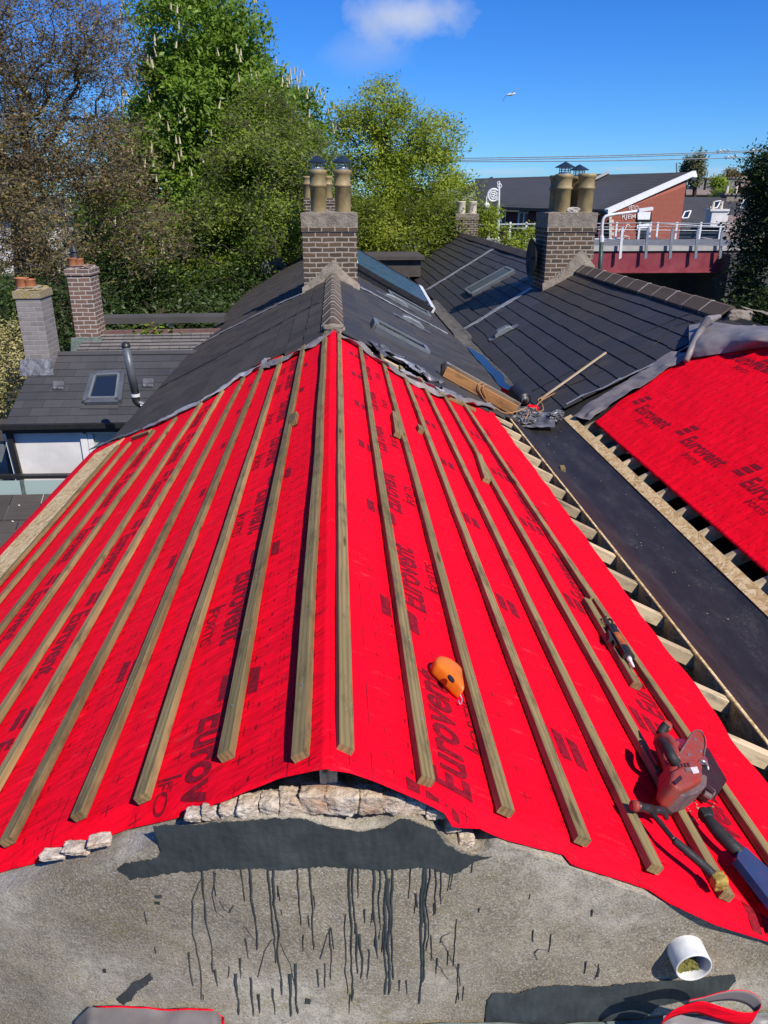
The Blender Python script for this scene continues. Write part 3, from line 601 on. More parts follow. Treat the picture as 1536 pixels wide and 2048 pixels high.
# lettering
_fc = {}
def glyphs(s, shear, bold):
    k = (s, shear, bold)
    if k in _fc: return _fc[k]
    cu = bpy.data.curves.new('lettering', 'FONT'); cu.body = s; cu.size = 1; cu.shear = shear; cu.offset = bold; cu.resolution_u = 4
    ob = bpy.data.objects.new('lettering', cu); COL.objects.link(ob); bpy.context.view_layer.update()
    me = ob.to_mesh(); v = [tuple(p.co[:2]) for p in me.vertices]; f = [list(p.vertices) for p in me.polygons]
    ob.to_mesh_clear(); bpy.data.objects.remove(ob); bpy.data.curves.remove(cu)
    xs = [p[0] for p in v]; x0, x1 = min(xs), max(xs); ys = [p[1] for p in v]
    v = [((p[0]-x0)/(x1-x0), p[1]) for p in v]; _fc[k] = (v, f); return v, f
def print_on(sheet, items, place, inside=None, step=.03, name='printed_wordmark'):
    """items: flat polygons in (s along the print, t up the print), place(s, t) -> point on the sheet"""
    bm = bmesh.new()
    for (vs, fs) in items:
        bv = [bm.verts.new((a, b, 0)) for a, b in vs]
        for f in fs:
            try: bm.faces.new([bv[i] for i in f])
            except ValueError: pass
    bmesh.ops.triangulate(bm, faces=bm.faces[:])
    ss = [v.co.x for v in bm.verts]; ts = [v.co.y for v in bm.verts]
    for ax, arr in ((0, ss), (1, ts)):
        c = min(arr)+step*.5
        while c < max(arr):
            bmesh.ops.bisect_plane(bm, geom=bm.verts[:]+bm.edges[:]+bm.faces[:], plane_co=(c, 0, 0) if ax == 0 else (0, c, 0), plane_no=(1, 0, 0) if ax == 0 else (0, 1, 0)); c += step
    bm.verts.index_update(); mb = MB(); mb.add([place(v.co.x, v.co.y) for v in bm.verts], [[v.index for v in f.verts] for f in bm.faces]); bm.free()
    out = MB()
    for i, f in enumerate(mb.f):
        pts = [Vector(mb.v[k]) for k in f]; a, b, c = pts[:3]
        if inside is not None and not all(inside(p.x, p.y) for p in pts): continue
        out.add(pts if (b-a).cross(c-a).z > 0 else pts[::-1], [list(range(len(pts)))])
    return out.build(name, M['ink'], sheet, uv=None) if out.f else None
def wordmark(L=.74, h=.115, logo_only=False):
    it = []; sk = .35
    def par(s, t, w, hh): it.append(([(s+t*sk, t), (s+w+t*sk, t), (s+w+(t+hh)*sk, t+hh), (s+(t+hh)*sk, t+hh)], [[0, 1, 2, 3]]))
    for t in (.046, .098, .150): par(-.012, t*h/.115, .130, .036*h/.115)
    if logo_only: return it
    v, f = glyphs('Eurovent', .22, .028); it.append(([(.185*L/.74+a*(L-.20), b*h*1.38) for a, b in v], f))
    v, f = glyphs('FORTIS', .12, .012); it.append(([(L*.54+a*.25, -.095+b*.064) for a, b in v], f))
    it.append(([(L*.56-.034, -.10), (L*.56-.022, -.10), (L*.56-.004, -.02), (L*.56-.016, -.02)], [[0, 1, 2, 3]]))
    return it
EPS = .0022
def plR(a0, y0): return lambda s, t: (lambda x, y: (x, y, memR(x, y)+EPS))((a0-t)*CC, y0+s)
def plL(a0, y0): return lambda s, t: (lambda x, y: (x, y, memL(x, y)+EPS))(-(a0-t)*CC, y0-s)
def plS(a0, y0): return lambda s, t: (lambda x, y: (x, y, memS(x, y)+EPS))(SX+(a0+t)*CC, y0-s)
for (a0, ys, lo_) in ((.392, [1.28, 2.20, 3.11, 4.03, 4.95, 5.87, 6.72], 0), (.915, [1.80, 2.71, 3.63, 4.55, 5.47, 6.3], 1), (1.445, [1.30, 2.18, 3.09, 4.05, 4.97, 5.9], 0)):
    for y0 in ys: print_on(MR_, wordmark(logo_only=lo_), plR(a0-(.012*min(ys.index(y0), 3) if a0 < .5 else 0), y0), lambda x, y: lerp(FR, x)+.004 < y < lerp(JR, x) and x < 1.61)
for (a0, ys, lo_) in ((.425, [2.04, 2.96, 3.88, 4.80, 5.72, 6.64, 7.3], 0), (.93, [2.5, 3.42, 4.34, 5.26, 6.18, 7.1], 1), (1.42, [2.55, 3.5, 4.42, 5.34, 6.26, 7.2], 0), (1.95, [4.2, 5.1, 6.0, 6.9], 0)):
    for y0 in ys: print_on(ML, wordmark(logo_only=lo_), plL(a0, y0), lambda x, y: lerp(FL, x)+.004 < y < lerp(JL, x))
for (a0, ys) in ((.545, [7.78, 6.67, 5.57, 4.5, 3.5]), (1.10, [4.0, 5.0]), (1.62, [8.05-.2, 7.22, 6.1])):
    for y0 in ys: print_on(MS_, wordmark(.93, .135), plS(a0, y0), lambda x, y: x > 2.74 and y < s_far(x)-.01)
# ------------------------------------------------------------------ battens
ORD = ['first', 'second', 'third', 'fourth', 'fifth', 'sixth', 'seventh', 'eighth', 'ninth', 'tenth', 'eleventh']
def batten(side, x0, x1, y0, y1, label, w=.0395, h=.027, lift=.005, group='timber battens on the re-covered roof', warp=.004):
    z = zR if side > 0 else zL; n = NR if side > 0 else NL
    a = Vector((x0, y0, z(x0)))+n*lift; b = Vector((x1, y1, z(x1)))+n*lift
    o = beam('batten', a, b, w, h, n, M['batten'], None, warp=warp, cham=.0025, seg=int((y1-y0)/.16)+2)
    y = .12+RND.uniform(0, .2)
    nb_ = MB()
    while y < (b-a).length-.06:
        cx = RND.uniform(-.006, .006); nb_.lathe([(.0, .0), (.0034, .0), (.0034, .0012), (.0, .0016)], (cx, y, h-.0002), 8); y += .40
    q = nb_.build('nail_heads', M['steel'], o, uv=None); q['kind'] = 'stuff'
    return tag(o, label, 'batten', group)
xr = [(678, 678, 1518), (None, .235, 1.455), (None, .440, 1.455), (None, .632, 1.455), (None, .826, 1.455), (None, 1.035, 1.455), (None, 1.275, 1.46)]
RB = [(.028, .052, 1.452, 7.48), (.222, .248, 1.455, 7.52), (.422, .455, 1.455, 7.50), (.625, .638, 1.455, 7.35), (.83, .822, 1.455, 7.28), (1.04, 1.015, 1.455, 7.2)]
for k, (a, b, y0, y1) in enumerate(RB):
    batten(1, a, b, y0, y1, ('flat batten along the right edge of the ridge, its near end over the wall' if k == 0 else 'long batten %s to the right of the ridge pair on the red membrane' % ORD[k-1]))
batten(1, 1.335, 1.262, 1.52, 4.05, 'batten nearest the valley, under the red saw, its far end lapped by a caulking gun')
batten(1, 1.272, 1.225, 3.30, 7.28, 'batten nearest the valley on the far half of the red membrane')
bL = [(-.060, -.060, 1.455, 7.46), (-.262, -.268, 1.60, 7.42), (-.480, -.488, 1.59, 7.50), (-.672, -.682, 1.645, 7.55), (-.895, -.872, 1.685, 7.50)]
for u1, vv in ((325, 7.42), (283, 7.4), (240, 7.35), (205, 7.35), (170, 7.4)):
    p = onL(u1, 1000); bL.append((p.x, p.x+.01, max(lerp(FL, p.x)+.02, 1.75), vv))
for k, (a, b, y0, y1) in enumerate(bL):
    batten(-1, a, b, y0, y1, ('batten along the left edge of the ridge, casting a dark shadow to its left' if k == 0 else 'long batten %s to the left of the ridge pair on the red membrane' % ORD[k-1]), warp=.006)
xq = onL(82, 1074).x
batten(-1, xq+.02, xq+.03, 2.6, 7.62, 'last batten on the left, against the pale strand board strip')
# strand board strip at the left eave
mb = MB(); mb.grid(lambda a, b: (lambda x, y: Vector((x, y+.03*nz(x*9), zL(x)+.012+.003*nz(y*2, x*4))))(xq-.02-.34*a, 2.4+5.65*b), 6, 60, flip=True)
mb.grid(lambda a, b: (lambda y: Vector((xq-.02, y+.03*nz((xq-.02)*9), zL(xq-.02)+.012-.014*(1-a)+.003*nz(y*2, (xq-.02)*4))))(2.4+5.65*b), 1, 60)
tag(center(mb.build('strand_board_strip', M['osb'])), 'long pale strand board strip along the left eave of the red roof', 'board')
# offcuts and lapped joints
G2 = 'short timber offcuts lying on the red membrane'
def offcut(side, u, v, L, w, lab, h=.03, ang=0., lift=.004, fn=None, nrm=None):
    n = nrm or (NR if side > 0 else NL); f = fn or (onR if side > 0 else onL); p = f(u, v, lift)
    along = Vector((0, 1, 0)); ac = along.cross(n); d = (along*math.cos(ang)+ac*math.sin(ang))
    o = beam('timber_offcut', p-d*L/2, p+d*L/2, w, h, n, M['batten'], None, warp=.0, seg=3); return tag(o, lab, 'timber', G2)
offcut(1, 790, 852, .55, .05, 'short offcut nailed across the first batten right of the ridge pair', ang=.04, lift=.008)
offcut(1, 838, 862, .12, .04, 'tiny offcut beside the second batten right of the ridge pair')
offcut(1, 962, 938, .62, .05, 'offcut lapping the joint in the fourth batten right of the ridge pair', ang=.10, lift=.005)
offcut(1, 1214, 1284, .72, .045, 'short batten piece lying just left of the caulking gun', ang=.03)
offcut(-1, 590, 842, .20, .05, 'offcut block lapping the second batten left of the ridge pair', lift=.008)
offcut(-1, 285, 872, .34, .05, 'short offcut at the far left end of the red slope', ang=-.9)
offcut(1, 912, 806, .42, .045, 'short offcut laid across between battens near the old timber box', ang=1.35)
p = atz(1123, 942, 6.375)
tag(beam('timber_offcut', p+Vector((0, -.05, 0)), p+Vector((.02, .06, 0)), .045, .035, (0, 0, 1), M['batten'], None, seg=2), 'small timber block lying alone on the black valley lining', 'timber', G2)
mb = MB(); rr = random.Random(3)
for _ in range(140):
    p = atz(rr.uniform(1040, 1500), rr.uniform(850, 1420), 6.372)
    if 2.06 < p.x < 2.5: mb.box(p+Vector((0, 0, .002)), (rr.uniform(.003, .014), rr.uniform(.002, .006), .002), Matrix.Rotation(rr.uniform(0, 3), 3, 'Z'))
for _ in range(60):
    p = onR(rr.gauss(1085, 40), rr.uniform(1440, 1640), .004); q = onR(rr.uniform(1370, 1430), rr.uniform(1560, 1660), .005); mb.box(q, (rr.uniform(.003, .010), rr.uniform(.002, .005), .002), Matrix.Rotation(rr.uniform(0, 3), 3, 'Z'))
tag(mb.build('wood_shavings', M['rafter']), 'fine pale wood shavings scattered over the valley lining and around the saw', 'shavings', kind='stuff')

# ------------------------------------------------------------------ neighbouring roofs
def jl_b(x): return lerp(JL, x)+.02
JRB = edge_tab([(676,662),(690,668),(745,693),(800,724),(850,755),(900,788),(960,815),(1020,836),(1060,846)], onR)
def jr_b(x): return lerp(JRB, x)-.04
nb = thing('terraced_house', 'second house in the row, dark slates and wet central valley, just beyond the red membranes', 'house', (0, 10, 0))
def roofset(root, L=None, Rr=None, S=None, seed=0):
    if L:
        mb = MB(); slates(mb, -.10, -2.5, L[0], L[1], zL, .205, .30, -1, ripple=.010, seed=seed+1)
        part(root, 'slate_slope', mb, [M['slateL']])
    if Rr:
        mb = MB(); slates(mb, .10, 2.18, Rr[0], Rr[1], zR, .23, .26, 1, ripple=.008, seed=seed+2)
        part(root, 'slate_slope', mb, [M['slateR']])
    if S:
        mb = MB(); slates(mb, 4.47, 2.44, S[0], S[1], zS, .235, .42, -1, ripple=.024, seed=seed+3, thick=.0065)
        part(root, 'slate_slope', mb, [M['slateS']])
    def ext(fn, xs):
        ys = [fn(x) for x in xs]; return ys
    mb = MB(); h = -.028
    for (tab, zf, xa, xb, fl) in ((L, zL, -2.52, 0, 0), (Rr, zR, 0, 2.25, 0), (S, zS, 2.42, 4.5, 0)):
        if not tab: continue
        mb.grid(lambda a, b, tab=tab, zf=zf, xa=xa, xb=xb: (lambda x: Vector((x, tab[0](x)+.03+(tab[1](x)-tab[0](x)-.03)*b, zf(x)+h)))(xa+(xb-xa)*a), 20, 12)
    part(root, 'underlay', mb, [M['under_dk']])
PL = lambda x: lerp([(-2.6, 14.7), (-.4, 13.05), (0, 13.1)], x); PR = lambda x: lerp([(0, 13.1), (.5, 13.25), (2.3, 13.8)], x)
PS = lambda x: lerp([(2.3, 14.85), (3.8, 15.15), (4.5, 15.4)], x); JS = edge_tab([(1100,826),(1136,812),(1165,796),(1222,769),(1282,739),(1357,694)], onS)+[(4.2, 8.35), (4.7, 8.3)]; js = lambda x: lerp(JS, x)-.03
roofset(nb, (jl_b, PL), (jr_b, PR), (js, PS), 10)
mb = MB(); ridge_tiles(mb, 0, 7.75, 13.0, RZ, .31, .115); part(nb, 'ridge_tiles', mb, [M['ridget'], M['mortar']])
mb = MB(); lump(mb, (0, 7.75, RZ-.015), (.19, .07, .08), 3, .35, 3); part(nb, 'ridge_mortar', mb, [M['cap']], smooth=True)
mb = MB(); ridge_tiles(mb, 4.56, 8.75, 15.0, zS(4.56)+.01, .5, .16, rise=.07); part(nb, 'ridge_tiles', mb, [M['ridget'], M['mortar']])
mb = MB(); lump(mb, (4.60, 8.66, zS(4.58)-.02), (.26, .10, .12), 8, .35, 3); mb.grid(lambda a, b: Vector((4.70+.08*a+.02*nz(b*40), 8.6+6.4*b, zS(4.56)+.035-.05*a+.02*nz(b*60, a*3))), 4, 90); part(nb, 'ridge_mortar', mb, [M['cap']], smooth=True)
mb = MB(); mb.box((-2.3, 18, 2.6), (.3, 22, 5.2)); part(nb, 'side_wall', mb, [M['conc']])
mb = MB()   # back slope beyond the right ridge and its stone-coped party wall
mb.add([(4.6, 1.5, zS(4.56)-.03), (4.6, 27, zS(4.56)-.03), (7.2, 27, 5.6), (7.2, 1.5, 5.6)], [(0, 1, 2, 3)][::-1]); part(nb, 'back_slope', mb, [M['slatedk']])
mb = MB(); mb.grid(lambda a, b: Vector((4.95+.5*a, 5.5+3.9*b, zS(4.56)+.0-.10*a+.02*nz(a*5, b*25))), 6, 50); part(nb, 'stone_coping', mb, [M['cap']], smooth=True)
hC = thing('terraced_house', 'third house in the row, beyond the chimneys, with a solar collector and a roof window', 'house', (0, 20, 0))
PL2 = lambda x: PL(x)+.12; PR2 = lambda x: PR(x)+.12; PS2 = lambda x: PS(x)+.12
roofset(hC, (PL2, lambda x: lerp([(-2.6, 30), (-1.8, 27.5), (0, 22)], x)), (PR2, lambda x: lerp([(0, 20), (.6, 19.4), (2.3, 18.7)], x)), (PS2, lambda x: lerp([(2.3, 21.5), (4.5, 22.3)], x)), 20)
mb = MB(); ridge_tiles(mb, 0, 13.7, 22, RZ, .31, .115); part(hC, 'ridge_tiles', mb, [M['slatedk'], M['slatedk']]); mb = MB(); ridge_tiles(mb, 4.52, 15.9, 22.2, zS(4.52)+.01, .4, .15, rise=.06); part(hC, 'ridge_tiles', mb, [M['slatedk'], M['slatedk']])
hD = thing('terraced_house', 'fourth house in the row, a plain slate slope ending at a small brick chimney', 'house', (3.4, 25, 0))
mb = MB(); slates(mb, 4.47, 2.44, lambda x: lerp([(2.3, 21.62), (4.5, 22.42)], x), lambda x: lerp([(2.3, 27.4), (4.5, 28.8)], x), zS, .235, .42, -1, ripple=.03, seed=41, thick=.009); part(hD, 'slate_slope', mb, [M['slateS']])
mb = MB(); mb.grid(lambda a, b: (lambda x: Vector((x, 21.7+(lerp([(2.3, 27.4), (4.5, 28.8)], x)-21.7)*b, zS(x)-.03)))(2.42+2.1*a), 8, 8); part(hD, 'underlay', mb, [M['under_dk']])
mb = MB(); ridge_tiles(mb, 4.52, 22.3, 28.9, zS(4.52)+.01, .4, .15, rise=.06); part(hD, 'ridge_tiles', mb, [M['slatedk'], M['slatedk']])
mb = MB(); mb.box((3.4, 28.5, 4.5), (2.3, .3, 3.6)); part(hD, 'end_wall', mb, [M['brickdk']])
# valley between the slopes
mb = MB(); VP_ = [(2.14, zR(2.14)-.005), (2.2, 6.335), (2.26, 6.322), (2.38, 6.32), (2.43, 6.33), (2.46, zS(2.46)-.01)]
def vf(a, b):
    t = a*(len(VP_)-1); k = min(int(t), len(VP_)-2); f = t-k; y = 8.0+11*b
    return Vector((VP_[k][0]+(VP_[k+1][0]-VP_[k][0])*f, y, VP_[k][1]+(VP_[k+1][1]-VP_[k][1])*f+.012*nz(a*6, y*1.5)+(.05*smooth01((y-13.6)/.4))))
mb.grid(vf, 20, 120); part(nb, 'valley_gutter', mb, [simple('silted_valley_lead', (.13,.12,.105), (.075,.07,.062), 5, .8, 0, .2, .5, 20, .01)], smooth=True)
mb = MB(); mb.grid(lambda a, b: (lambda y: Vector((2.215+.03*nz(y*2.3)+(.15+.05*nz(y*1.7, 4))*smooth01((13.2-y)/1.2)*a, y, 6.347)))(9.1+3.9*b), 2, 30)
tag(mb.build('rain_puddle', M['water'], uv=None), None, None, kind='structure')['label'] = 'strip of still rain water lying in the slate valley'
mb = MB(); mb.add([(0, 7.2, zR(0)-.06), (2.15, 7.5, zR(2.15)-.06), (2.15, 9.6, zR(2.15)-.06), (0, 9.6, zR(0)-.06)], [(0, 1, 2, 3)]); mb.add([(2.15, 7.9, 6.32), (2.5, 7.9, 6.32), (2.5, 9.6, 6.32), (2.15, 9.6, 6.32)], [(0, 1, 2, 3)]); mb.add([(2.45, 7.9, zS(2.45)-.05), (4.6, 7.0, zS(4.6)-.05), (4.6, 9.6, zS(4.6)-.05), (2.45, 9.6, zS(2.45)-.05)], [(0, 1, 2, 3)]); part(nb, 'underlay', mb, [M['under_dk']])
# party-wall lead
def leadline(root, pix, fn, width, mt='lead', seed=0):
    pts = [fn(u, v, .02) for u, v in pix]; mb = MB(); L = 0
    for a, b in zip(pts, pts[1:]):
        n = max(1, int((b-a).length/.42))
        for k in range(n):
            p, q = a.lerp(b, k/n), a.lerp(b, (k+1.06)/n); t = (q-p).normalized(); nn = NL if fn is onL else (NR if fn is onR else NS)
            w = t.cross(nn).normalized(); ribbon(mb, [p+nn*.004*(k % 2), q+nn*.006], w, width*RND.uniform(.92, 1.1), .006, nn, 0, .005, seed+k, 3, 4, .08)
    return part(root, 'lead_flashing', mb, [M[mt]], smooth=False)
leadline(hC, [(606,586),(560,606),(500,636),(440,666),(386,696)], onL, .10, seed=1)
leadline(hC, [(720,574),(745,586),(810,622),(860,648),(893,666)], onR, .13, seed=2)
leadline(hC, [(911,667),(950,645),(1000,614),(1060,578)], onS, .20, seed=3); leadline(nb, [(1096,568),(1116,552),(1146,536)], onS, .12, seed=4); leadline(hD, [(849,582),(885,560),(930,532),(984,499)], onS, .22, seed=5)
leadline(nb, [(1132,808),(1165,790),(1200,778),(1240,758),(1275,742),(1310,726),(1350,706),(1380,690)], onS, .035, seed=6)
# torn lead and membrane edge along the joint of old slates and red membrane
def scrap(name, pix, fn, width, mt, lab, cat, grp=None, seed=0, h=.02, wob=.02, wd=None, jag=.4, nw=4):
    pts = [fn(u, v, h) for u, v in pix]; nn = NL if fn is onL else (NR if fn is onR else NS); mb = MB()
    t = (pts[-1]-pts[0]).normalized(); ribbon(mb, pts, wd or t.cross(nn), width, .004, nn, 0, wob, seed, nw, 6, jag)
    return tag(center(mb.build(name, M[mt], None, smooth=False)), lab, cat, grp)
GL = 'torn lead and flashing scraps along the roof joint'
scrap('lead_flashing', [(658,668),(630,684),(600,700),(565,718),(525,732)], onL, .20, 'under', 'grey turned-back membrane strip left of the ridge top', 'flashing', GL, 1, .028, .02)
scrap('lead_flashing', [(536,716),(526,728),(505,738),(482,752)], onL, .12, 'lead', 'bright crumpled lead piece left of the ridge strip', 'flashing', GL, 2, .035, .03)
scrap('lead_flashing', [(490,744),(455,768),(425,788),(400,804)], onL, .10, 'lead', 'long lead strip midway down the left joint', 'flashing', GL, 3, .03, .015)
scrap('lead_flashing', [(402,802),(360,822),(325,840),(290,854)], onL, .09, 'lead', 'lead strip low on the left joint', 'flashing', GL, 4, .03, .012)
scrap('lead_flashing', [(292,852),(262,866),(236,874),(180,898)], onL, .07, 'leaddark', 'dark lead edge at the bottom of the left joint', 'flashing', GL, 5, .02, .012)
scrap('lead_flashing', [(676,664),(700,678),(735,700),(775,730),(820,758),(870,782),(930,800),(985,812)], onR, .16, 'under', 'long grey turned-back strip down the right joint', 'flashing', GL, 6, .035, .03)
for k, (px, w, lab) in enumerate((([(762,690),(785,708),(806,716)], .20, 'buckled lead sheet below the long roof window'), ([(800,716),(822,728),(836,742)], .22, 'large torn lead sheet at the middle of the right joint'), ([(836,734),(858,752),(880,764)], .16, 'torn lead piece beside the old timber box'), ([(744,682),(758,696),(770,712)], .12, 'dark lead shard nearest the ridge on the right joint'), ([(884,776),(905,786),(925,794)], .14, 'torn lead piece in front of the old timber box'), ([(800,740),(830,752),(850,768)], .10, 'narrow lead curl on the right joint edge'), ([(846,762),(868,776),(890,784)], .09, 'thin bent lead strip by the foot of the timber box'))):
    scrap('lead_flashing', px, onR, w, ('leaddark', 'lead', 'leaddark', 'leaddark', 'leaddark', 'lead', 'lead')[k], lab, 'flashing', GL, 20+k, .03, .022, jag=.5, nw=6)
scrap('membrane_edge', [(1162,836),(1172,826),(1200,806),(1240,782),(1280,759),(1320,733),(1362,704)], onS, .34, 'under', 'long grey membrane underside folded over beside the slates, right of the valley', 'roof membrane', None, 9, .03, .02, jag=.15)
# grey roll and folded-over sheet at the top of the right membrane
RT = thing('folded_membrane', 'grey underside of the right membrane folded back in a rumpled heap at its top edge', 'roof membrane', onS(1430, 690))
def fold(a, b):
    u = 1378+(1640-1378)*a; v0 = 716-(u-1378)*.14; v1 = lerp([(1378, 650), (1420, 642), (1470, 650), (1536, 652), (1640, 650)], u)
    v = v0+(v1-v0)*b; h = .02+.16*math.sin(PI*min(1, b*1.0))*(.55+.5*abs(nz(a*3.2, 2)))+.022*nz(a*5, b*2)+.004*nz(a*14, b*6); return onS(u, v, h)
mb = MB(); mb.grid(fold, 70, 24); part(RT, 'folded_sheet', mb, [M['under']], smooth=True)
mb = MB(); a, b = onS(1372, 722, .05), onS(1408, 652, .10); mb.tube([a, a.lerp(b, .3)+Vector((0,0,.03)), a.lerp(b, .7)+Vector((0,0,.04)), b], [.03, .038, .036, .03], 14); part(RT, 'rolled_edge', mb, [M['under']], smooth=True)
mb = MB(); mb.tube([onS(1400, 660, .1), onS(1416, 640, .16), onS(1440, 632, .10)], [.03, .055, .02], 9); part(RT, 'crumpled_corner', mb, [M['under']])
# ------------------------------------------------------------------ chimneys
def pot_profile(h, r): return [(r*.98, 0), (r*.98, h*.60), (r*1.10, h*.62), (r*1.12, h*.645), (r*1.08, h*.67), (r*.99, h*.69), (r*.99, h*.86), (r*1.10, h*.90), (r*1.17, h*.93), (r*1.17, h*.97), (r*1.10, h), (r*.86, h), (r*.84, h*.7)]
def add_pot(root, p, h, r, mt, cowl=None, plain=False):
    mb = MB(); prof = [(r, 0), (r, h*.9), (r*1.04, h*.92), (r*1.04, h), (r*.85, h), (r*.85, h*.6)] if plain else pot_profile(h, r)
    mb.lathe(prof, p, 28); o = part(root, 'pot', mb, [M[mt]], smooth=True)
    if cowl:
        q = Vector(p)+Vector((0, 0, h)); mb = MB()
        R_ = r*cowl; n = 4 if cowl > 1.2 else 24
        mb.lathe([(r*.80, -.02), (r*.80, .02), (r*.78, .02)], q, 20)
        for k in range(10): a = 2*PI*k/10; c, s = math.cos(a), math.sin(a); mb.bar(q+Vector((c*r*.72, s*r*.72, .0)), q+Vector((c*r*.72, s*r*.72, .11)), .022 if k % 3 == 0 else .008, .008)
        for z in (.03, .06, .09): mb.tube([q+Vector((math.cos(a)*r*.72, math.sin(a)*r*.72, z)) for a in [2*PI*k/16 for k in range(17)]], .004, 4, caps=False)
        mb.lathe([(R_, .105), (R_, .115), (R_*.5, .16), (.012, .20), (.0, .205)], q, n if n > 4 else 12, m=1); mb.lathe([(R_, .105), (0.0, .12)], q, n if n > 4 else 12, m=1)
        mb2 = shift(mb, root.location); c = mb2.build('cowl', [M['steel'], M['bluecowl']], o)
    return o
def chimney(name, label, x0, x1, y0, y1, zb, zt, brick, cap=None, corbel=None, top='cap', fl=.05, course=0):
    t = thing(name, label, 'chimney', ((x0+x1)/2, (y0+y1)/2, zb)); cx, cy = (x0+x1)/2, (y0+y1)/2; w, d = x1-x0, y1-y0
    zc = zt-(cap or 0); zk = zc-(corbel or 0); mb = MB(); n = 14
    mb.box((cx, cy, (zb+zk)/2), (w, d, zk-zb)); 
    if corbel: mb.box((cx, cy, (zk+zc)/2), (w+.035, d+.035, zc-zk))
    b = part(t, 'brick_stack', mb, [M[brick]]); bevel(b, .008)
    if cap:
        mb = MB(); bm = bmesh.new(); bmesh.ops.create_cube(bm, size=1); bmesh.ops.subdivide_edges(bm, edges=bm.edges[:], cuts=9, use_grid_fill=True)
        vs = []
        for v in bm.verts:
            p = Vector((v.co.x*(w+.03), v.co.y*(d+.03), v.co.z*cap)); k = max(abs(v.co.x), abs(v.co.y))*2
            if v.co.z > .49: p.z += fl*(1-k)+.012*nz(p.x*18, p.y*18, cx)
            else: p += Vector((nz(p.x*9, p.z*9, 1), nz(p.x*9, p.z*9, 5), 0))*.010
            vs.append(p+Vector((cx, cy, zc+cap/2)))
        bm.verts.index_update(); mb.add(vs, [[v.index for v in f.verts] for f in bm.faces]); bm.free(); part(t, 'cap', mb, [M[top]], smooth=False)
    return t
c1 = chimney('chimney', 'brown brick chimney with two buff pots under blue cowls, straddling the near ridge', -.47, .40, 13.0, 13.75, 6.8, 8.45, 'brickdk', .20, .075)
for u, cw in ((637, 1.16), (686, 1.28)):
    q = aty(u, 420, 13.22); add_pot(c1, (q.x, 13.22, 8.44), .64, .126, 'pot', cw)
mb = MB(); mb.grid(lambda a, b: (lambda x: Vector((x, 12.985-.10*(1-b)+.012*nz(x*14, b*4), (zL(x) if x < 0 else zR(x))-.06+(.22-.06*abs(x)/.45+.10*math.exp(-(x/.2)**2)+.02*nz(x*10))*b)))(-.50+.93*a), 40, 8); part(c1, 'cement_fillet', mb, [M['cap']], smooth=True)
c2 = chimney('chimney', 'brown brick chimney with clustered buff pots, its left side in shadow, on the right ridge', 3.87, 4.74, 14.5, 15.35, 6.5, 8.42, 'brickdk', .24, .08)
for u, y, cw, hh in ((1113, 15.1, None, .64), (1124, 14.72, 1.28, .65), (1169, 14.72, None, .66), (1152, 15.12, 1.25, .62)):
    q = aty(u, 415, y); add_pot(c2, (q.x, y, 8.41), hh, .142, 'pot', cw)
mb = MB(); lump(mb, (aty(1148, 405, 14.6).x, 14.66, 8.45), (.22, .16, .10), 5, .4, 3); part(c2, 'mortar_lump', mb, [M['mortar']])
mb = MB(); mb.grid(lambda a, b: (lambda x: Vector((x, 14.485-.10*(1-b)+.012*nz(x*14, b*4), min(zS(x), zS(4.52)-(x-4.52)*.4)-.06+(.20+.22*math.exp(-((x-4.5)/.25)**2)+.02*nz(x*10))*b)))(3.84+.95*a), 40, 8); part(c2, 'cement_fillet', mb, [M['cap']], smooth=True)
mb = MB(); mb.lathe([(.36, 0), (.30, -.05), (.12, -.10), (.02, -.11)], (0,0,0), 24); Rm = Matrix.Rotation(-PI/2, 3, 'Y'); pd = Vector((3.70, 14.95, 7.62)); mb.v = [tuple(Rm @ Vector(p)+pd) for p in mb.v]; mb.bar(pd, pd+Vector((.2, .0, 0)), .04, .04)
d_ = thing('satellite_dish', 'dark satellite dish on the shaded left side of the right chimney', 'dish', pd); part(d_, 'dish', mb, [M['black']], smooth=True)
y3 = 28.6; a, b = aty(911, 470, y3), aty(955, 470, y3); zt = aty(930, 428, y3).z
c3 = chimney('chimney', 'small brick chimney with two cream pots at the far end of the right roof', a.x, b.x, y3, y3+.7, 6.2, zt, 'brickdk', .12, .10, fl=.03)
for u in (922, 944): q = aty(u, 428, y3+.3); add_pot(c3, (q.x, y3+.3, zt-.01), .42, .155, 'potcream', None, True)
y4 = 22.3; a, b = aty(609, 415, y4), aty(668, 415, y4); zt = aty(640, 396, y4).z
c4 = chimney('chimney', 'farther brick chimney mostly hidden behind the one on the near ridge', a.x, b.x+.2, y4, y4+.8, 6.3, zt, 'brickdk', None, .15)
for u in (616, 656): q = aty(u, 396, y4+.3); add_pot(c4, (q.x, y4+.3, zt-.01), .55, .12, 'pot')
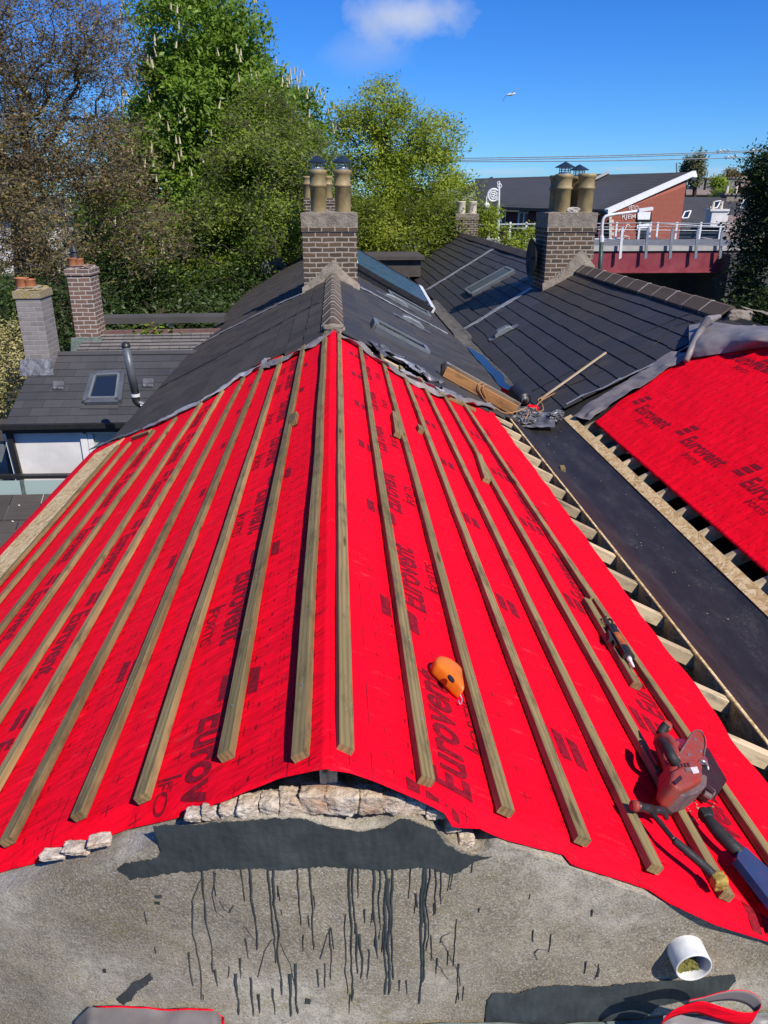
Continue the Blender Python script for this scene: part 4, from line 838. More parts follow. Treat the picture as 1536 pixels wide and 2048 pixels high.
# ------------------------------------------------------------------ roof windows, vents, solar collector
def slopebox(root, name, pix, fn, h0, h1, mt, inset=0):
    P = [fn(u, v, h0) for u, v in pix]; nn = NL if fn is onL else (NR if fn is onR else NS)
    if inset: c = sum(P, Vector())/len(P); P = [p.lerp(c, inset) for p in P]
    mb = MB(); mb.prism(P, nn*(h1-h0)); return bevel(part(root, name, mb, [M[mt]]), .006)
def slopewin(label, fn, x0, x1, y0, y1, openang=0, dark='skyglass'):
    """roof window frame with sash; x0 is the upper edge on the slope"""
    zf = {onL: zL, onR: zR, onS: zS}[fn]; nn = {onL: NL, onR: NR, onS: NS}[fn]
    t = thing('roof_window', label, 'roof window', ((x0+x1)/2, (y0+y1)/2, zf((x0+x1)/2)))
    def P(x, y, h): return Vector((x, y, zf(x)))+nn*h
    fw = .06
    mb = MB()
    for (a, b) in (((x0, y0), (x1, y0)), ((x1, y0), (x1, y1)), ((x1, y1), (x0, y1)), ((x0, y1), (x0, y0))): mb.bar(P(*a, .02), P(*b, .02), fw, .10, nn)
    part(t, 'frame', mb, [M['vframe']])
    L = Vector((x1-x0, 0, zf(x1)-zf(x0))); q = L.copy()
    if openang:
        ax = Vector((0, 1, 0)); sg = 1 if (x1 > x0) else -1; q = Matrix.Rotation(-openang*sg, 3, ax) @ L
    o = P(x0, y0, .085); up = q.cross(Vector((0, 1, 0))).normalized(); up = up if up.z > 0 else -up; w = Vector((0, y1-y0, 0)); mb = MB()
    for (a, b) in ((o, o+q), (o+q, o+q+w), (o+q+w, o+w), (o+w, o)): mb.bar(a, b, fw, .035, up)
    s = part(t, 'sash', mb, [M['palegrey']]); mb = MB(); mb.prism([o+q*.05+w*.05, o+q*.95+w*.05, o+q*.95+w*.95, o+q*.05+w*.95], up*.008); part(s, 'pane', mb, [M[dark]]) if False else part(t, 'pane', mb, [M[dark]])
    return t
a, b = onR(742, 668), onR(832, 722)
slopewin('long open roof window among the torn lead on the right slope of the second house', onR, .46, 1.06, 8.98, 9.40, 0.0)
slopewin('narrow roof window beside the solar collector, just past the lead strip', onR, 1.0, 1.72, 14.4, 15.0, 0.0)
a, b = onS(898, 578), onS(975, 530)
slopewin('closed roof window with grey rails on the far right slate slope', onS, 3.95, 3.05, 17.3, 18.1, 0.0, 'dullglass')
def vent(label, fn, c, w, l, h, mt='palegrey'):
    nn = {onL: NL, onR: NR, onS: NS}[fn]; sg = 1 if fn is onR else -1
    t = thing('roof_vent', label, 'vent', c, 'slate roof vents'); dn = Vector((sg*CC, 0, -SS)); al = Vector((0, 1, 0)); mb = MB(); prof = [(-l*.5, 0), (-l*.42, h*.75), (-l*.2, h), (l*.25, h), (l*.5, h*.55), (l*.5, 0)]
    c = Vector(c); mb.prism([c+dn*a+nn*b-al*w/2 for a, b in prof], al*w); mb2 = MB(); mb2.prism([c+dn*(-l*.8)-al*w*.62+nn*.018, c+dn*l*.8-al*w*.62+nn*.018, c+dn*l*.8+al*w*.62+nn*.018, c+dn*(-l*.8)+al*w*.62+nn*.018], nn*.005)
    bevel(part(t, 'hood', mb, [M[mt]]), .012); part(t, 'base_plate', mb2, [M['leaddark']]); return t
vent('pale grey hooded vent alone on the broad right slate slope', onS, onS(1008, 667), .17, .34, .10)
vent('pale grey hooded vent on the slope under the lead strip by the near chimney', onR, onR(822, 648), .18, .42, .09)
vent('grey hooded vent beside the narrow roof window and solar collector', onR, onR(790, 604), .2, .5, .09)
st = thing('solar_collector', 'dark blue solar collector with a white edge leaning on the slope behind the near chimney', 'solar panel', onR(770, 560))
Q = [onR(714, 528, .24), onR(724, 520, .30), onR(850, 600, .24), onR(846, 608, .18)]
Q = [Vector((.42, 15.6, zR(.42)+.20)), Vector((.42, 18.1, zR(.42)+.36)), Vector((1.95, 18.1, zR(1.95)+.31)), Vector((1.95, 15.6, zR(1.95)+.14))]
n_ = NR; mb = MB(); mb.prism(Q, n_*.03); part(st, 'glass', mb, [M['solar']])
mb = MB()
for a, b in ((Q[0], Q[3]), (Q[1], Q[2])): mb.bar(a, b, .06, .09, n_)
part(st, 'frame', mb, [M['black']]); mb = MB()
for a, b in ((Q[0], Q[1]), (Q[2], Q[3])): mb.bar(a, b, .10, .10, n_)
part(st, 'end_cap', mb, [M['whitemetal']])
mb = MB()
for x in (.5, 1.85):
    for y in (15.7, 17.7): mb = MB(); mb.bar((x, y, zR(x)), (x, y, zR(x)+.25), .04, .04); part(st, 'leg', mb, [M['black']])
mb = MB(); mb.box((1.15, 15.62, zR(1.15)+.10), (1.5, .05, .22), Matrix.Rotation(math.radians(28), 3, 'Y')); part(st, 'support', mb, [M['black']])
fb = thing('flat_roof_box', 'low dark flat-roofed box beyond the solar collector', 'roof box', aty(785, 530, 24)); a, b = aty(718, 512, 24), aty(842, 516, 24); mb = MB(); mb.box(((a.x+b.x)/2, 25, a.z-.35), (b.x-a.x, 2, .5)); mb.box(((a.x+b.x)/2, 24.97, a.z-.06), (b.x-a.x+.2, 2.2, .10)); part(fb, 'box', mb, [M['slatedk']])
ds = thing('satellite_dish', 'pale dish tilted at the far left edge of the slate roof', 'dish', aty(548, 536, 24)); mb = MB(); mb.lathe([(.4, .0), (.3, -.06), (.1, -.1), (0, -.11)], (0, 0, 0), 20); Rm = Matrix.Rotation(.9, 3, 'X'); o_ = ds.location.copy(); mb.v = [tuple(Rm @ Vector(p)+o_) for p in mb.v]; mb.tube([o_, o_+Vector((.1, 0, -.8))], .025); part(ds, 'dish', mb, [M['vframe']], smooth=True)

# ------------------------------------------------------------------ odds and ends by the valley
bx = thing('timber_box', 'weathered orange timber box section lying across the head of the valley', 'timber', onR(960, 780))
A = onR(905, 752, .10); B = onR(1022, 832, .10)
A = onR(893, 742, .03); B = onR(1030, 836, .03); t_ = (B-A).normalized(); n_ = Vector((0,0,1)); s_ = t_.cross(n_).normalized()
A = Vector((1.30, 8.62, 6.90)); B = Vector((2.02, 7.75, 6.53)); A = onR(885, 752, .02); B = onR(1025, 830, .02)
beam_o = beam('front_plank', A, B, .03, .115, (0, 0, 1), M['oldwood'], bx, cham=.004, seg=8)
back = Vector((.05, .07, .01)); bo = beam('back_plank', A+back, B+back, .025, .115, (0, 0, 1), M['stick'], bx, seg=8)
mb = MB(); mb.prism([A+Vector((-.01, 0, .0)), A+back+Vector((-.01, 0, 0)), A+back+Vector((-.01, 0, .12)), A+Vector((-.01, 0, .125))], (-.012, .012, 0)); part(bx, 'end_board', mb, [M['attic']])
mb = MB(); mb.bar(A+back*1.05+Vector((0, 0, .122)), B+back*1.05+Vector((0, 0, .122)), .03, .01); part(bx, 'metal_strip', mb, [M['lead']])
mb = MB()
def cabl(pix, h): return [onR(u, v, h) if u < 1000 else atz(u, v, 6.48+h) for u, v in pix]
def spline(pts, sub=6):
    pts = [Vector(p) for p in pts]; out = []
    for i in range(len(pts)-1):
        p0, p1, p2, p3 = pts[max(i-1, 0)], pts[i], pts[i+1], pts[min(i+2, len(pts)-1)]
        for k in range(sub):
            t = k/sub; out.append(.5*((2*p1)+(p2-p0)*t+(2*p0-5*p1+4*p2-p3)*t*t+(3*p1-p0-3*p2+p3)*t**3))
    out.append(pts[-1]); return out
f_ = lambda t, z: A.lerp(B, t)+Vector((0, -.03, 0))+Vector((0, 0, z))
c_ = [f_(.52, .13)+back, f_(.50, .13), f_(.53, .05), f_(.60, .0), onR(985, 812, .03), atz(1010, 826, 6.56), atz(1036, 822, 6.55), atz(1052, 816, 6.55), atz(1056, 828, 6.53), atz(1050, 838, 6.5)]
mb.tube(spline(c_), .006, 6); mb.tube(spline([f_(.57, .13)+back, f_(.56, .13), f_(.60, .05), f_(.64, -.01), onR(990, 818, .03)]), .006, 6)
l0 = atz(1066, 808, 6.5); mb.tube(spline([atz(1110, 786, 6.5), atz(1082, 802, 6.5), atz(1072, 816, 6.5), atz(1076, 823, 6.5), atz(1086, 820, 6.5), atz(1084, 808, 6.5), atz(1076, 800, 6.5), atz(1092, 790, 6.55)]), .006, 6)
tag(center(mb.build('cable', M['cable'], smooth=True)), 'tan cable looped over the old timber box and coiling on the slates', 'cable')
mb = MB(); p0, p1 = atz(1030, 790, 6.52), atz(1050, 804, 6.50); dd = (p1-p0).normalized()
p0 = atz(1030, 782, 6.60); p1 = atz(1049, 800, 6.56); n = 20
mb.tube([p0, p0.lerp(p1, .03), p1], [.080, .086, .080], 20, caps=False); mb.tube([p0+(p1-p0)*.02, p1+(p1-p0)*.01], [.078, .080], 20)
mb.tube([p1, p1+(p1-p0).normalized()*.02], [.05, .045], 18, m=1); mb.tube([p1+(p1-p0).normalized()*.021, p1+(p1-p0).normalized()*.024], [.028, .028], 18, m=0)
tag(center(mb.build('lining_roll', [M['black'], M['vframe']], smooth=True)), 'short black roll of lining with a grey core, beside the end of the timber box', 'roll')
mb = MB(); ribbon(mb, [atz(1002, 778, 6.52), atz(1030, 792, 6.52), atz(1056, 795, 6.52)], (0, .3, 1), .05, .004, (0, -1, .3), 0, .01, 4); lump(mb, atz(1066, 818, 6.47), (.10, .09, .07), 6, .4, 3)
tag(center(mb.build('membrane_scrap', M['red'])), 'crumpled red membrane scrap behind the black roll', 'scrap')
rr = random.Random(12)
for k, (u, v, s) in enumerate(((1042,828,.15),(1056,822,.12),(1030,838,.11),(1050,842,.10),(1068,830,.11),(1026,826,.10),(1110,832,.12),(1118,826,.09),(1062,842,.08))):
    mb = MB(); lump(mb, atz(u, v, 6.46), (s, s*.9, s*.6), 30+k, .7, 3, freq=4)
    tag(center(mb.build('lead_scrap', M['leaddark'])), ['crumpled lead lump under the cable loop', 'crumpled lead lump directly below the black roll', 'grey lead scrap nearest the red membrane corner', 'lead scrap at the valley mouth', 'lead scrap by the red bundle', 'lead scrap touching the timber box end', 'bent lead at the head of the pale valley board', 'small lead curl above the pale valley board', 'smallest lead crumb at the valley mouth'][k], 'scrap', 'lead scraps at the valley head')
mb = MB(); mb.grid(lambda a, b: (lambda p: p+Vector((0, 0, .015*nz(a*6, b*6, 4))))(atz(1000+110*a, 836+18*b-14*a*(1-b), 6.42+.04*(1-b))), 24, 10); tag(center(mb.build('lining_flap', M['leaddark'])), 'grey dusty flap of old lining at the head of the black valley', 'flashing')  # rippled grey sheet, a flap of the old lining
sa, sb = onS(1082, 800, .03), onS(1213, 707, .06)
tag(beam('stick', sa, sb, .028, .024, NS, M['stick'], None, warp=.012, seg=10), 'long thin wooden stick lying across the right slates', 'stick')
mb = MB(); mb.tube(spline([onS(1064, 782, .012), onS(1150, 738, .02), onS(1240, 690, .015), onS(1345, 640, .02), onS(1400, 622, .03)]), .005, 5); mb.tube(spline([onS(1082, 790, .012), onS(1170, 758, .02), onS(1260, 712, .015), onS(1310, 688, .02), onS(1350, 652, .03), onS(1400, 640, .03)]), .004, 5)
tag(center(mb.build('cable', M['black'], smooth=True)), 'pair of thin black cables trailing up the right slates to the ridge', 'cable')
mb = MB(); mb.tube(spline([onL(318, 776, .012), onL(420, 722, .016), onL(520, 668, .012), onL(642, 602, .02)]), .006, 5); tag(center(mb.build('cable', M['black'], smooth=True)), 'thin black cable running up the left slates', 'cable')

# ------------------------------------------------------------------ tools on the membrane
def onRb(u, v, h): return onR(u, v, h)
def slab(mb, pix, h0, h1, m=0, grow=1.0):
    P = [onR(u, v, h1) for u, v in pix]; mb.prism(P, -NR*(h1-h0), m); return mb
# chalk line reel
cr = thing('chalk_line_reel', 'orange teardrop chalk line reel with a black recess and metal hook', 'chalk line', onR(898, 1350))
mb = MB(); cA = onR(894, 1343, .026); dA = (onR(919, 1383, .026)-cA); L = dA.length; dA.normalize(); sA = NR.cross(dA).normalized(); vs = []
def reel(a, b):
    th = 2*PI*a; ph = PI*b; t = math.cos(th); w = math.sin(th)
    rr_ = .051; x = t*rr_; y = w*rr_
    if t > 0: k = t**1.1; x = t*(rr_+(L-.040)*k); y = w*rr_*(1-.52*k)
    s = math.sin(ph)**.45; return cA+dA*(x*s)+sA*(y*s)+NR*(-math.copysign(abs(math.cos(ph))**.5, math.cos(ph))*.027)
mb.grid(reel, 48, 16); part(cr, 'case', mb, [M['orange']], smooth=True)
mb = MB(); q = onR(901, 1359, .050); mb.v = []; E1 = dA*.016; E2 = sA*.009
mb.prism([q+E1*math.cos(a)+E2*math.sin(a) for a in [2*PI*k/16 for k in range(16)]], NR*.006); mb.prism([q-dA*.06+sA*.03+E1*.8*math.cos(a)+E2*1.3*math.sin(a)-NR*.022 for a in [2*PI*k/12 for k in range(12)]], NR*.01); part(cr, 'recess', mb, [M['black']])
mb = MB(); e = cA+dA*(L+.008); mb.tube(spline([e-NR*.004, e+dA*.014+sA*.004-NR*.010, e+dA*.026-sA*.002-NR*.016, e+dA*.03-sA*.010-NR*.016, e+dA*.018-sA*.010-NR*.014]), .0022, 6); h_ = onR(870, 1332, .02); mb.tube(spline([onR(878, 1330, .03), h_+NR*.01, onR(862, 1331, .012), onR(861, 1336, .008)]), .0025, 6); mb.tube([onR(880, 1336, .03), onR(868, 1333, .014)], .005, 6); part(cr, 'hook', mb, [M['steel']], smooth=True)
# caulking gun
cg = thing('caulking_gun', 'black caulking gun with a labelled cartridge and a white nozzle, lying beside a batten', 'caulking gun', onR(1240, 1275))
a = onR(1223, 1258, .05); b = onR(1256, 1314, .05); ax = (b-a).normalized(); sd = NR.cross(ax).normalized()
mb = MB(); mb.tube([a, a.lerp(b, .02), b], .023, 20); part(cg, 'cartridge', mb, [M['black']], smooth=False)
mb = MB(); mb.tube([a.lerp(b, .28), a.lerp(b, .72)], .0236, 20, caps=False); part(cg, 'label', mb, [M['label']], smooth=True)
mb = MB(); mb.tube([b, b+ax*.008], [.026, .026], 20); mb.tube([a-ax*.006, a], [.027, .027], 20)
for k in (-1, 1): mb.bar(a+sd*.024*k+NR*.010, b+sd*.024*k+NR*.010, .008, .006, NR)
mb.tube([a-ax*.11, b-ax*.10], .004, 6); mb.tube(spline([a-ax*.02+NR*.012, a-ax*.05+NR*.018+sd*.01, a-ax*.085+NR*.01+sd*.012, a-ax*.075-NR*.004]), .005, 6); mb.tube(spline([a-ax*.01, a-ax*.04-sd*.01, a-ax*.08-sd*.014+NR*.006, a-ax*.10+NR*.01]), .0045, 6)
part(cg, 'frame', mb, [M['rubber']])
mb = MB(); g0 = a.lerp(b, .22)-sd*.034-NR*.004; mb.bar(g0, g0+ax*.085-sd*.020, .016, .020, NR); mb.bar(g0+sd*.006+ax*.01, g0+ax*.11-sd*.002, .010, .014, NR); part(cg, 'trigger', mb, [M['rubber']])
mb = MB(); mb.tube([b+ax*.008, b+ax*.022, b+ax*.028, b+ax*.075], [.012, .011, .0075, .0045], 12); part(cg, 'nozzle', mb, [M['nozzle']], smooth=True)
# circular saw
sw = thing('circular_saw', 'dusty red cordless circular saw lying across the batten nearest the valley', 'circular saw', onR(1370, 1540))
def piece(name, mt, mk, b=.006, smooth=False):
    mb = MB(); mk(mb); o = part(sw, name, mb, [M[mt]], smooth=smooth)
    if b: bevel(o, b, 3)
    return o
piece('base_plate', 'black', lambda m: (slab(m, [(1352,1490),(1420,1492),(1462,1562),(1436,1602),(1404,1592),(1372,1560)], .036, .040), m.bar(onR(1425, 1600, .04), onR(1385, 1565, .04), .03, .05, NR)), .001)
piece('blade_guard', 'toolred', lambda m: slab(m, [(1356,1520),(1350,1512),(1386,1457),(1394,1452),(1405,1454),(1414,1470),(1416,1484),(1412,1508),(1396,1520),(1372,1528)], .085, .125), .004)
piece('blade_guard', 'toolred', lambda m: slab(m, [(1362,1518),(1392,1462),(1408,1468),(1410,1490),(1404,1512),(1380,1524)], .05, .085), .003)
piece('motor_housing', 'toolred', lambda m: slab(m, [(1340,1520),(1352,1512),(1390,1514),(1412,1528),(1408,1548),(1372,1562),(1346,1556),(1338,1545)], .05, .135), .014)
def bat(m):
    slab(m, [(1338,1560),(1344,1540),(1362,1530),(1400,1532),(1412,1545),(1410,1560),(1385,1574),(1366,1582),(1350,1576)], .06, .150, 0)
piece('battery', 'toolred', bat, .012)
piece('battery_base', 'tooldust', lambda m: slab(m, [(1352,1588),(1366,1568),(1392,1562),(1410,1548),(1420,1554),(1418,1574),(1398,1590),(1372,1597),(1356,1594)], .035, .118), .010)
def lift_poly(m, pix, h): m.prism([onR(u, v, h) for u, v in pix], NR*.0015)
piece('label', 'black', lambda m: lift_poly(m, [(1344,1566),(1360,1552),(1364,1560),(1350,1573)], .151), 0)
piece('sticker', 'sticker', lambda m: lift_poly(m, [(1381,1535),(1396,1533),(1401,1546),(1388,1549)], .151), 0)
piece('sticker', 'tooldust', lambda m: lift_poly(m, [(1369,1536),(1380,1535),(1384,1543),(1373,1545)], .151), 0)
def tub(pts, r, n=12): return lambda m: m.tube(spline(pts, 5), r if not isinstance(r, list) else r, n)
P_ = lambda u, v, h: onR(u, v, h)
piece('handle', 'toolred', tub([P_(1340,1560,.09), P_(1330,1528,.075), P_(1318,1500,.07), P_(1312,1478,.085), P_(1322,1468,.12), P_(1338,1478,.135), P_(1346,1500,.14), P_(1352,1520,.135)], .017), 0, True)
piece('handle_grip', 'rubber', tub([P_(1318,1478,.135), P_(1330,1492,.155), P_(1340,1510,.155), P_(1350,1524,.145)], .018), 0, True)
piece('front_knob', 'toolred', tub([P_(1312,1484,.06), P_(1318,1462,.085), P_(1326,1448,.115), P_(1332,1442,.135)], [.020]*15+[.016]), 0, True)
piece('knob_grip', 'rubber', tub([P_(1316,1462,.11), P_(1323,1449,.128), P_(1330,1440,.145)], .016), 0, True)
piece('trigger', 'toolred', lambda m: slab(m, [(1340,1478),(1356,1474),(1360,1482),(1352,1496),(1344,1494)], .09, .125), .005)
piece('base_shoe', 'rubber', lambda m: m.bar(P_(1313,1545,.045), P_(1342,1588,.045), .022, .02, NR), .003)
piece('shoe_end', 'toolred', lambda m: m.bar(P_(1298,1500,.038), P_(1318,1535,.038), .05, .02, NR), .004)
piece('lever', 'steel', tub([P_(1404,1520,.09), P_(1412,1522,.095), P_(1418,1530,.08), P_(1420,1540,.07)], .006, 8), 0, True)
piece('screw_block', 'tooldust', lambda m: (m.bar(P_(1408,1578,.045), P_(1432,1596,.045), .035, .03, NR), m.tube([P_(1410,1590,.06), P_(1426,1600,.06)], .012, 10)), .003)
sw.scale = (.92, .92, .92)
piece('vent_slot', 'black', lambda m: [lift_poly(m, [(1352+k*7, 1528-k*1.2), (1356+k*7, 1527-k*1.2), (1360+k*7, 1536-k*1.2), (1356+k*7, 1537-k*1.2)], .1355) for k in range(4)], 0)
piece('guard_edge', 'tooldust', lambda m: m.tube([onR(u, v, .127) for u, v in ((1352,1514),(1387,1458),(1395,1453),(1406,1456),(1414,1472),(1415,1486),(1411,1508))], .003, 6), 0, True)
piece('bolt', 'steel', lambda m: [m.lathe([(0, .004), (.005, .004), (.005, 0)], onR(u, v, .126), 8) for u, v in ((1392, 1474), (1404, 1500), (1378, 1508))], 0)
piece('blade', 'sawsteel', lambda m: m.prism([onR(1384, 1500, .046)+Vector((0, 1, 0)).cross(NR)*.07*math.cos(a)+Vector((0, 1, 0))*.07*math.sin(a)*.98 for a in [2*PI*k/40 for k in range(40)]], NR*.002), 0)
# claw hammer
hm = thing('claw_hammer', 'worn claw hammer with a black rubber handle bound in yellow tape, hung over a batten', 'hammer', onR(1350, 1680))
pts = [onR(1293, 1614, .055), onR(1322, 1648, .058), onR(1348, 1680, .060), onR(1378, 1706, .060), onR(1408, 1732, .056), onR(1432, 1756, .052)]
mb = MB(); mb.tube(spline(pts[:3], 6), [.0075]*13, 10); part(hm, 'shaft', mb, [M['toolmetal']], smooth=True)
mb = MB(); sp = spline(pts[2:], 8); mb.tube(sp, [.0105+.0025*(i/len(sp))+.0006*(i % 2) for i in range(len(sp))], 12); part(hm, 'grip', mb, [M['rubber']], smooth=True)
mb = MB(); lump(mb, onR(1437, 1762, .052), (.036, .036, .034), 3, .2, 3); part(hm, 'tape_binding', mb, [M['yellowtape']], smooth=True)
mb = MB(); hA, hB = onR(1272, 1612, .062), onR(1306, 1620, .062)
mb.tube([hA, hA.lerp(hB, .18), hA.lerp(hB, .3), hA.lerp(hB, .5), hB], [.0155, .0155, .011, .013, .0145], 14)
for k in (-1, 1):
    q = onR(1334 if k < 0 else 1340, 1638 if k < 0 else 1628, .05); mb.tube(spline([hB, hB.lerp(q, .5)+NR*.010+(q-hB).cross(NR).normalized()*.003*k, q]), [.012]*5+[.010]*3+[.008]*4+[.006], 8)
part(hm, 'head', mb, [M['toolmetal']], smooth=True)
mb = MB(); mb.tube([onR(1266, 1611, .062), hA], [.0150, .0165], 14); part(hm, 'striking_face', mb, [M['toolred']], smooth=True)
# hand tool with a blue body, exact kind unknown
hs = thing('hand_tool', 'blue tool with a black ribbed grip lying at the right edge of the red membrane', 'hand tool', onR(1470, 1690))
pts = [onR(1412, 1634, .05), onR(1426, 1652, .052), onR(1444, 1672, .053), onR(1462, 1690, .053), onR(1478, 1706, .05)]
mb = MB(); sp = spline(pts, 9); mb.tube(sp, [.015+.006*math.sin(min(1, i/len(sp)*1.2)*PI*.6)+.0009*(i % 2) for i in range(len(sp))], 14); lump(mb, onR(1412, 1630, .052), (.036, .036, .034), 2, .12, 3); part(hs, 'grip', mb, [M['rubber']], smooth=True)
mb = MB(); mb.prism([onR(u, v, .062) for u, v in ((1478,1696),(1492,1694),(1580,1776),(1600,1850),(1570,1840),(1474,1716))], -NR*.022); part(hs, 'blue_body', mb, [M['bluetool']])
mb = MB(); mb.prism([onR(u, v, .05) for u, v in ((1472,1718),(1480,1716),(1590,1836),(1580,1860))], -NR*.012); part(hs, 'steel_edge', mb, [M['sawsteel']])
mb = MB(); q = onR(1330, 1596, .04); mb.tube(spline([q, q+Vector((.02,.004,.01)), q+Vector((.035,-.01,.006))]), .006, 7); mb.box(q+Vector((.012,-.004,.004)), (.022,.012,.010)); tag(center(mb.build('brass_fitting', M['yellowtape'])), 'small brass fitting lying on the batten just below the red saw', 'fitting')
# ------------------------------------------------------------------ foot of the wall
mb = MB(); mb.grid(lambda a, b: (lambda x: Vector((x, yw(x)-.012-.4*b, lerp([(-2, 5.6), (-.9, 6.18), (-.6, 6.36), (-.2, 6.56), (.3, 6.585), (.6, 6.55), (2, 6.54)], x)+.03*(1-b)**3-.14*b+.008*nz(x*8, b*6)+.004*nz(x*25, b*20))))(-2.2+4.6*a), 160, 24); 
fl = tag(mb.build('foot_flashing', M['greenlead'], smooth=True), 'green stained flashing along the foot of the grey rendered wall', 'flashing')
s1 = thing('membrane_scrap', 'grey scrap of membrane with red rims lying at the bottom left foot of the wall', 'scrap', onW(300, 2030, .1))
def scr(a, b):
    u = 150+295*a; v = lerp([(0, 2044), (.10, 2018), (.2, 2018), (.6, 2028), (.95, 2022), (1, 2036)], a)+70*b; p = onW(u, v, .03+.10*b); return p+Vector((0, 0, .015*math.sin(a*PI)*(1-b)+.006*nz(a*7, b*3)))
mb = MB(); mb.grid(scr, 40, 10); part(s1, 'sheet', mb, [M['under']], smooth=True)
mb = MB(); mb.tube([scr(k/14, 0)+Vector((0, .001, .001)) for k in range(2, 15)], .0022, 5); mb.tube([scr(1, k/6) for k in range(7)], .005, 5); part(s1, 'red_rim', mb, [M['red']], smooth=True)
s2 = thing('membrane_scrap', 'curled red membrane offcut with grey inside at the bottom right foot of the wall', 'scrap', onW(1420, 2020, .12))
def loop(t, h):
    P = [(1306, 2030), (1322, 2012), (1352, 1998), (1384, 1994), (1410, 1992), (1440, 1986), (1476, 1984), (1500, 1992), (1512, 2008), (1512, 2024), (1496, 2030), (1466, 2026), (1430, 2016), (1396, 2006), (1362, 2004)]
    return P
lp = spline([onW(u, v+14, .13) for u, v in [(1330, 2060), (1318, 2034), (1340, 2012), (1376, 2000), (1400, 1999), (1440, 2012), (1478, 2022), (1504, 2018), (1512, 2000), (1498, 1984), (1470, 1976), (1436, 1978), (1400, 1986), (1372, 1990)]], 6)
mb = MB(); vs = []; n = len(lp)
for i, p in enumerate(lp):
    hh = .035+.03*math.sin(PI*i/n)
    for j in range(5): vs.append(p+Vector((0, -.012*(j/4), (j/4-.4)*hh)))
fs = [(i*5+j, (i+1)*5+j, (i+1)*5+j+1, i*5+j+1) for i in range(n-1) for j in range(4)]
mb.add(vs, fs); o = part(s2, 'ribbon', mb, [M['red'], M['under']], smooth=True); md = o.modifiers.new('thickness', 'SOLIDIFY'); md.thickness = .002; md.material_offset = 1; md.offset = 1
mb = MB(); mb.grid(lambda a, b: onW(1330+210*a, 2016+60*b+6*nz(a*4, 2), .10+.06*b)+Vector((0, 0, -.03+.01*nz(a*5, b*4))), 20, 8); part(s2, 'sheet', mb, [M['under']], smooth=True)
# ------------------------------------------------------------------ left annex
an = thing('annex_house', 'low annex with blue slate roof and stained white wall, left of the red roof', 'house', aty(150, 900, 11.6))
ye, yr = 11.6, 13.3; e0, e1 = aty(10, 848, ye), aty(330, 840, ye); r0, r1 = aty(92, 712, yr), aty(420, 704, yr)
ze = e0.z; zr_ = r0.z; x_l = e0.x; slope_a = (zr_-ze)/(yr-ye)
def zA(y): return ze+slope_a*(y-ye)
NA = Vector((0, -slope_a, 1)).normalized()
def onA(u, v, h=0): return atpl(u, v, Vector((0, ye, ze))+NA*h, NA)
mb = MB(); rr = random.Random(6); n = 9; x_r = -2.2; xl_top = r0.x
for k in range(n):
    y1 = ye-.03+(yr-ye+.03)*k/n; y2 = ye-.03+(yr-ye+.03)*(k+1)/n; xl = e0.x+(r0.x-e0.x)*((k+.5)/n)*.0+(.0); x = xl-rr.uniform(.05, .25)*(1 if k % 2 else .5)
    x = e0.x-.0; first = True
    while x < x_r:
        w = .30 if not first else (.30 if k % 2 else .15); first = False; xb = min(x+w, x_r)
        P = [Vector((x+.001, y2+.02, zA(y2+.02)))+NA*.002, Vector((xb-.002, y2+.02, zA(y2+.02)))+NA*.002, Vector((xb-.002, y1, zA(y1)))+NA*(.012+rr.uniform(0, .0015)), Vector((x+.001, y1, zA(y1)))+NA*(.012+rr.uniform(0, .0015))]
        mb.add(P+[P[3]-NA*.012, P[2]-NA*.012], [(3, 2, 1, 0), (3, 4, 5, 2)], 0, rr.random()); x = xb
part(an, 'slate_roof', mb, [M['slateA']])
mb = MB(); mb.prism([Vector((e0.x+.02, ye, ze-.03)), Vector((x_r, ye, ze-.03)), Vector((x_r, yr, zr_-.03)), Vector((e0.x+.02, yr, zr_-.03))], (0, 0, .02)); part(an, 'underlay', mb, [M['under_dk']])
mb = MB(); mb.tube([Vector((e0.x, yr+.02, zr_+.02)), Vector((x_r, yr+.02, zr_+.02))], .05, 8); part(an, 'ridge', mb, [M['slateA']])
mb = MB(); mb.bar((e0.x-.05, ye-.06, ze-.03), (x_r, ye-.06, ze-.03), .10, .07); mb.bar((e0.x-.05, ye-.02, ze-.10), (x_r, ye-.02, ze-.10), .03, .09); part(an, 'gutter', mb, [M['gutterblk']])
wb = aty(60, 955, 11.7).z; mb = MB(); xw0 = aty(26, 900, 11.7).x; xw1 = aty(166, 900, 11.7).x
mb.box(((xw0+xw1)/2, 11.8, (ze-.1+wb)/2-.6), (xw1-xw0, .2, ze-.1-wb+1.2)); mb.box(((xw0-2.2)/2-.0, 12.6, 3.0), (-2.2-xw0, 1.2, 4.3)); part(an, 'wall', mb, [M['renderw']])
mb = MB(); mb.bar((xw0-.0, 11.66, ze-.08), (xw0+.10, 11.66, wb-.9), .085, .06, (0, -1, 0)); part(an, 'downpipe', mb, [M['gutterblk']])
mb = MB(); mb.bar((xw0-.075, 11.70, ze-.08), (xw0+.02, 11.70, wb-.9), .03, .04, (0, -1, 0)); part(an, 'corner_trim', mb, [M['white']])
wa = aty(166, 860, 11.68); wz0 = aty(180, 912, 11.68).z; mb = MB(); xe = -2.9
for (a, b) in (((wa.x, wa.z), (xe, wa.z)), ((wa.x, wz0-.6), (wa.x, wa.z))): mb.bar((a[0], 11.68, a[1]), (b[0], 11.68, b[1]), .10, .06, (0, -1, 0))
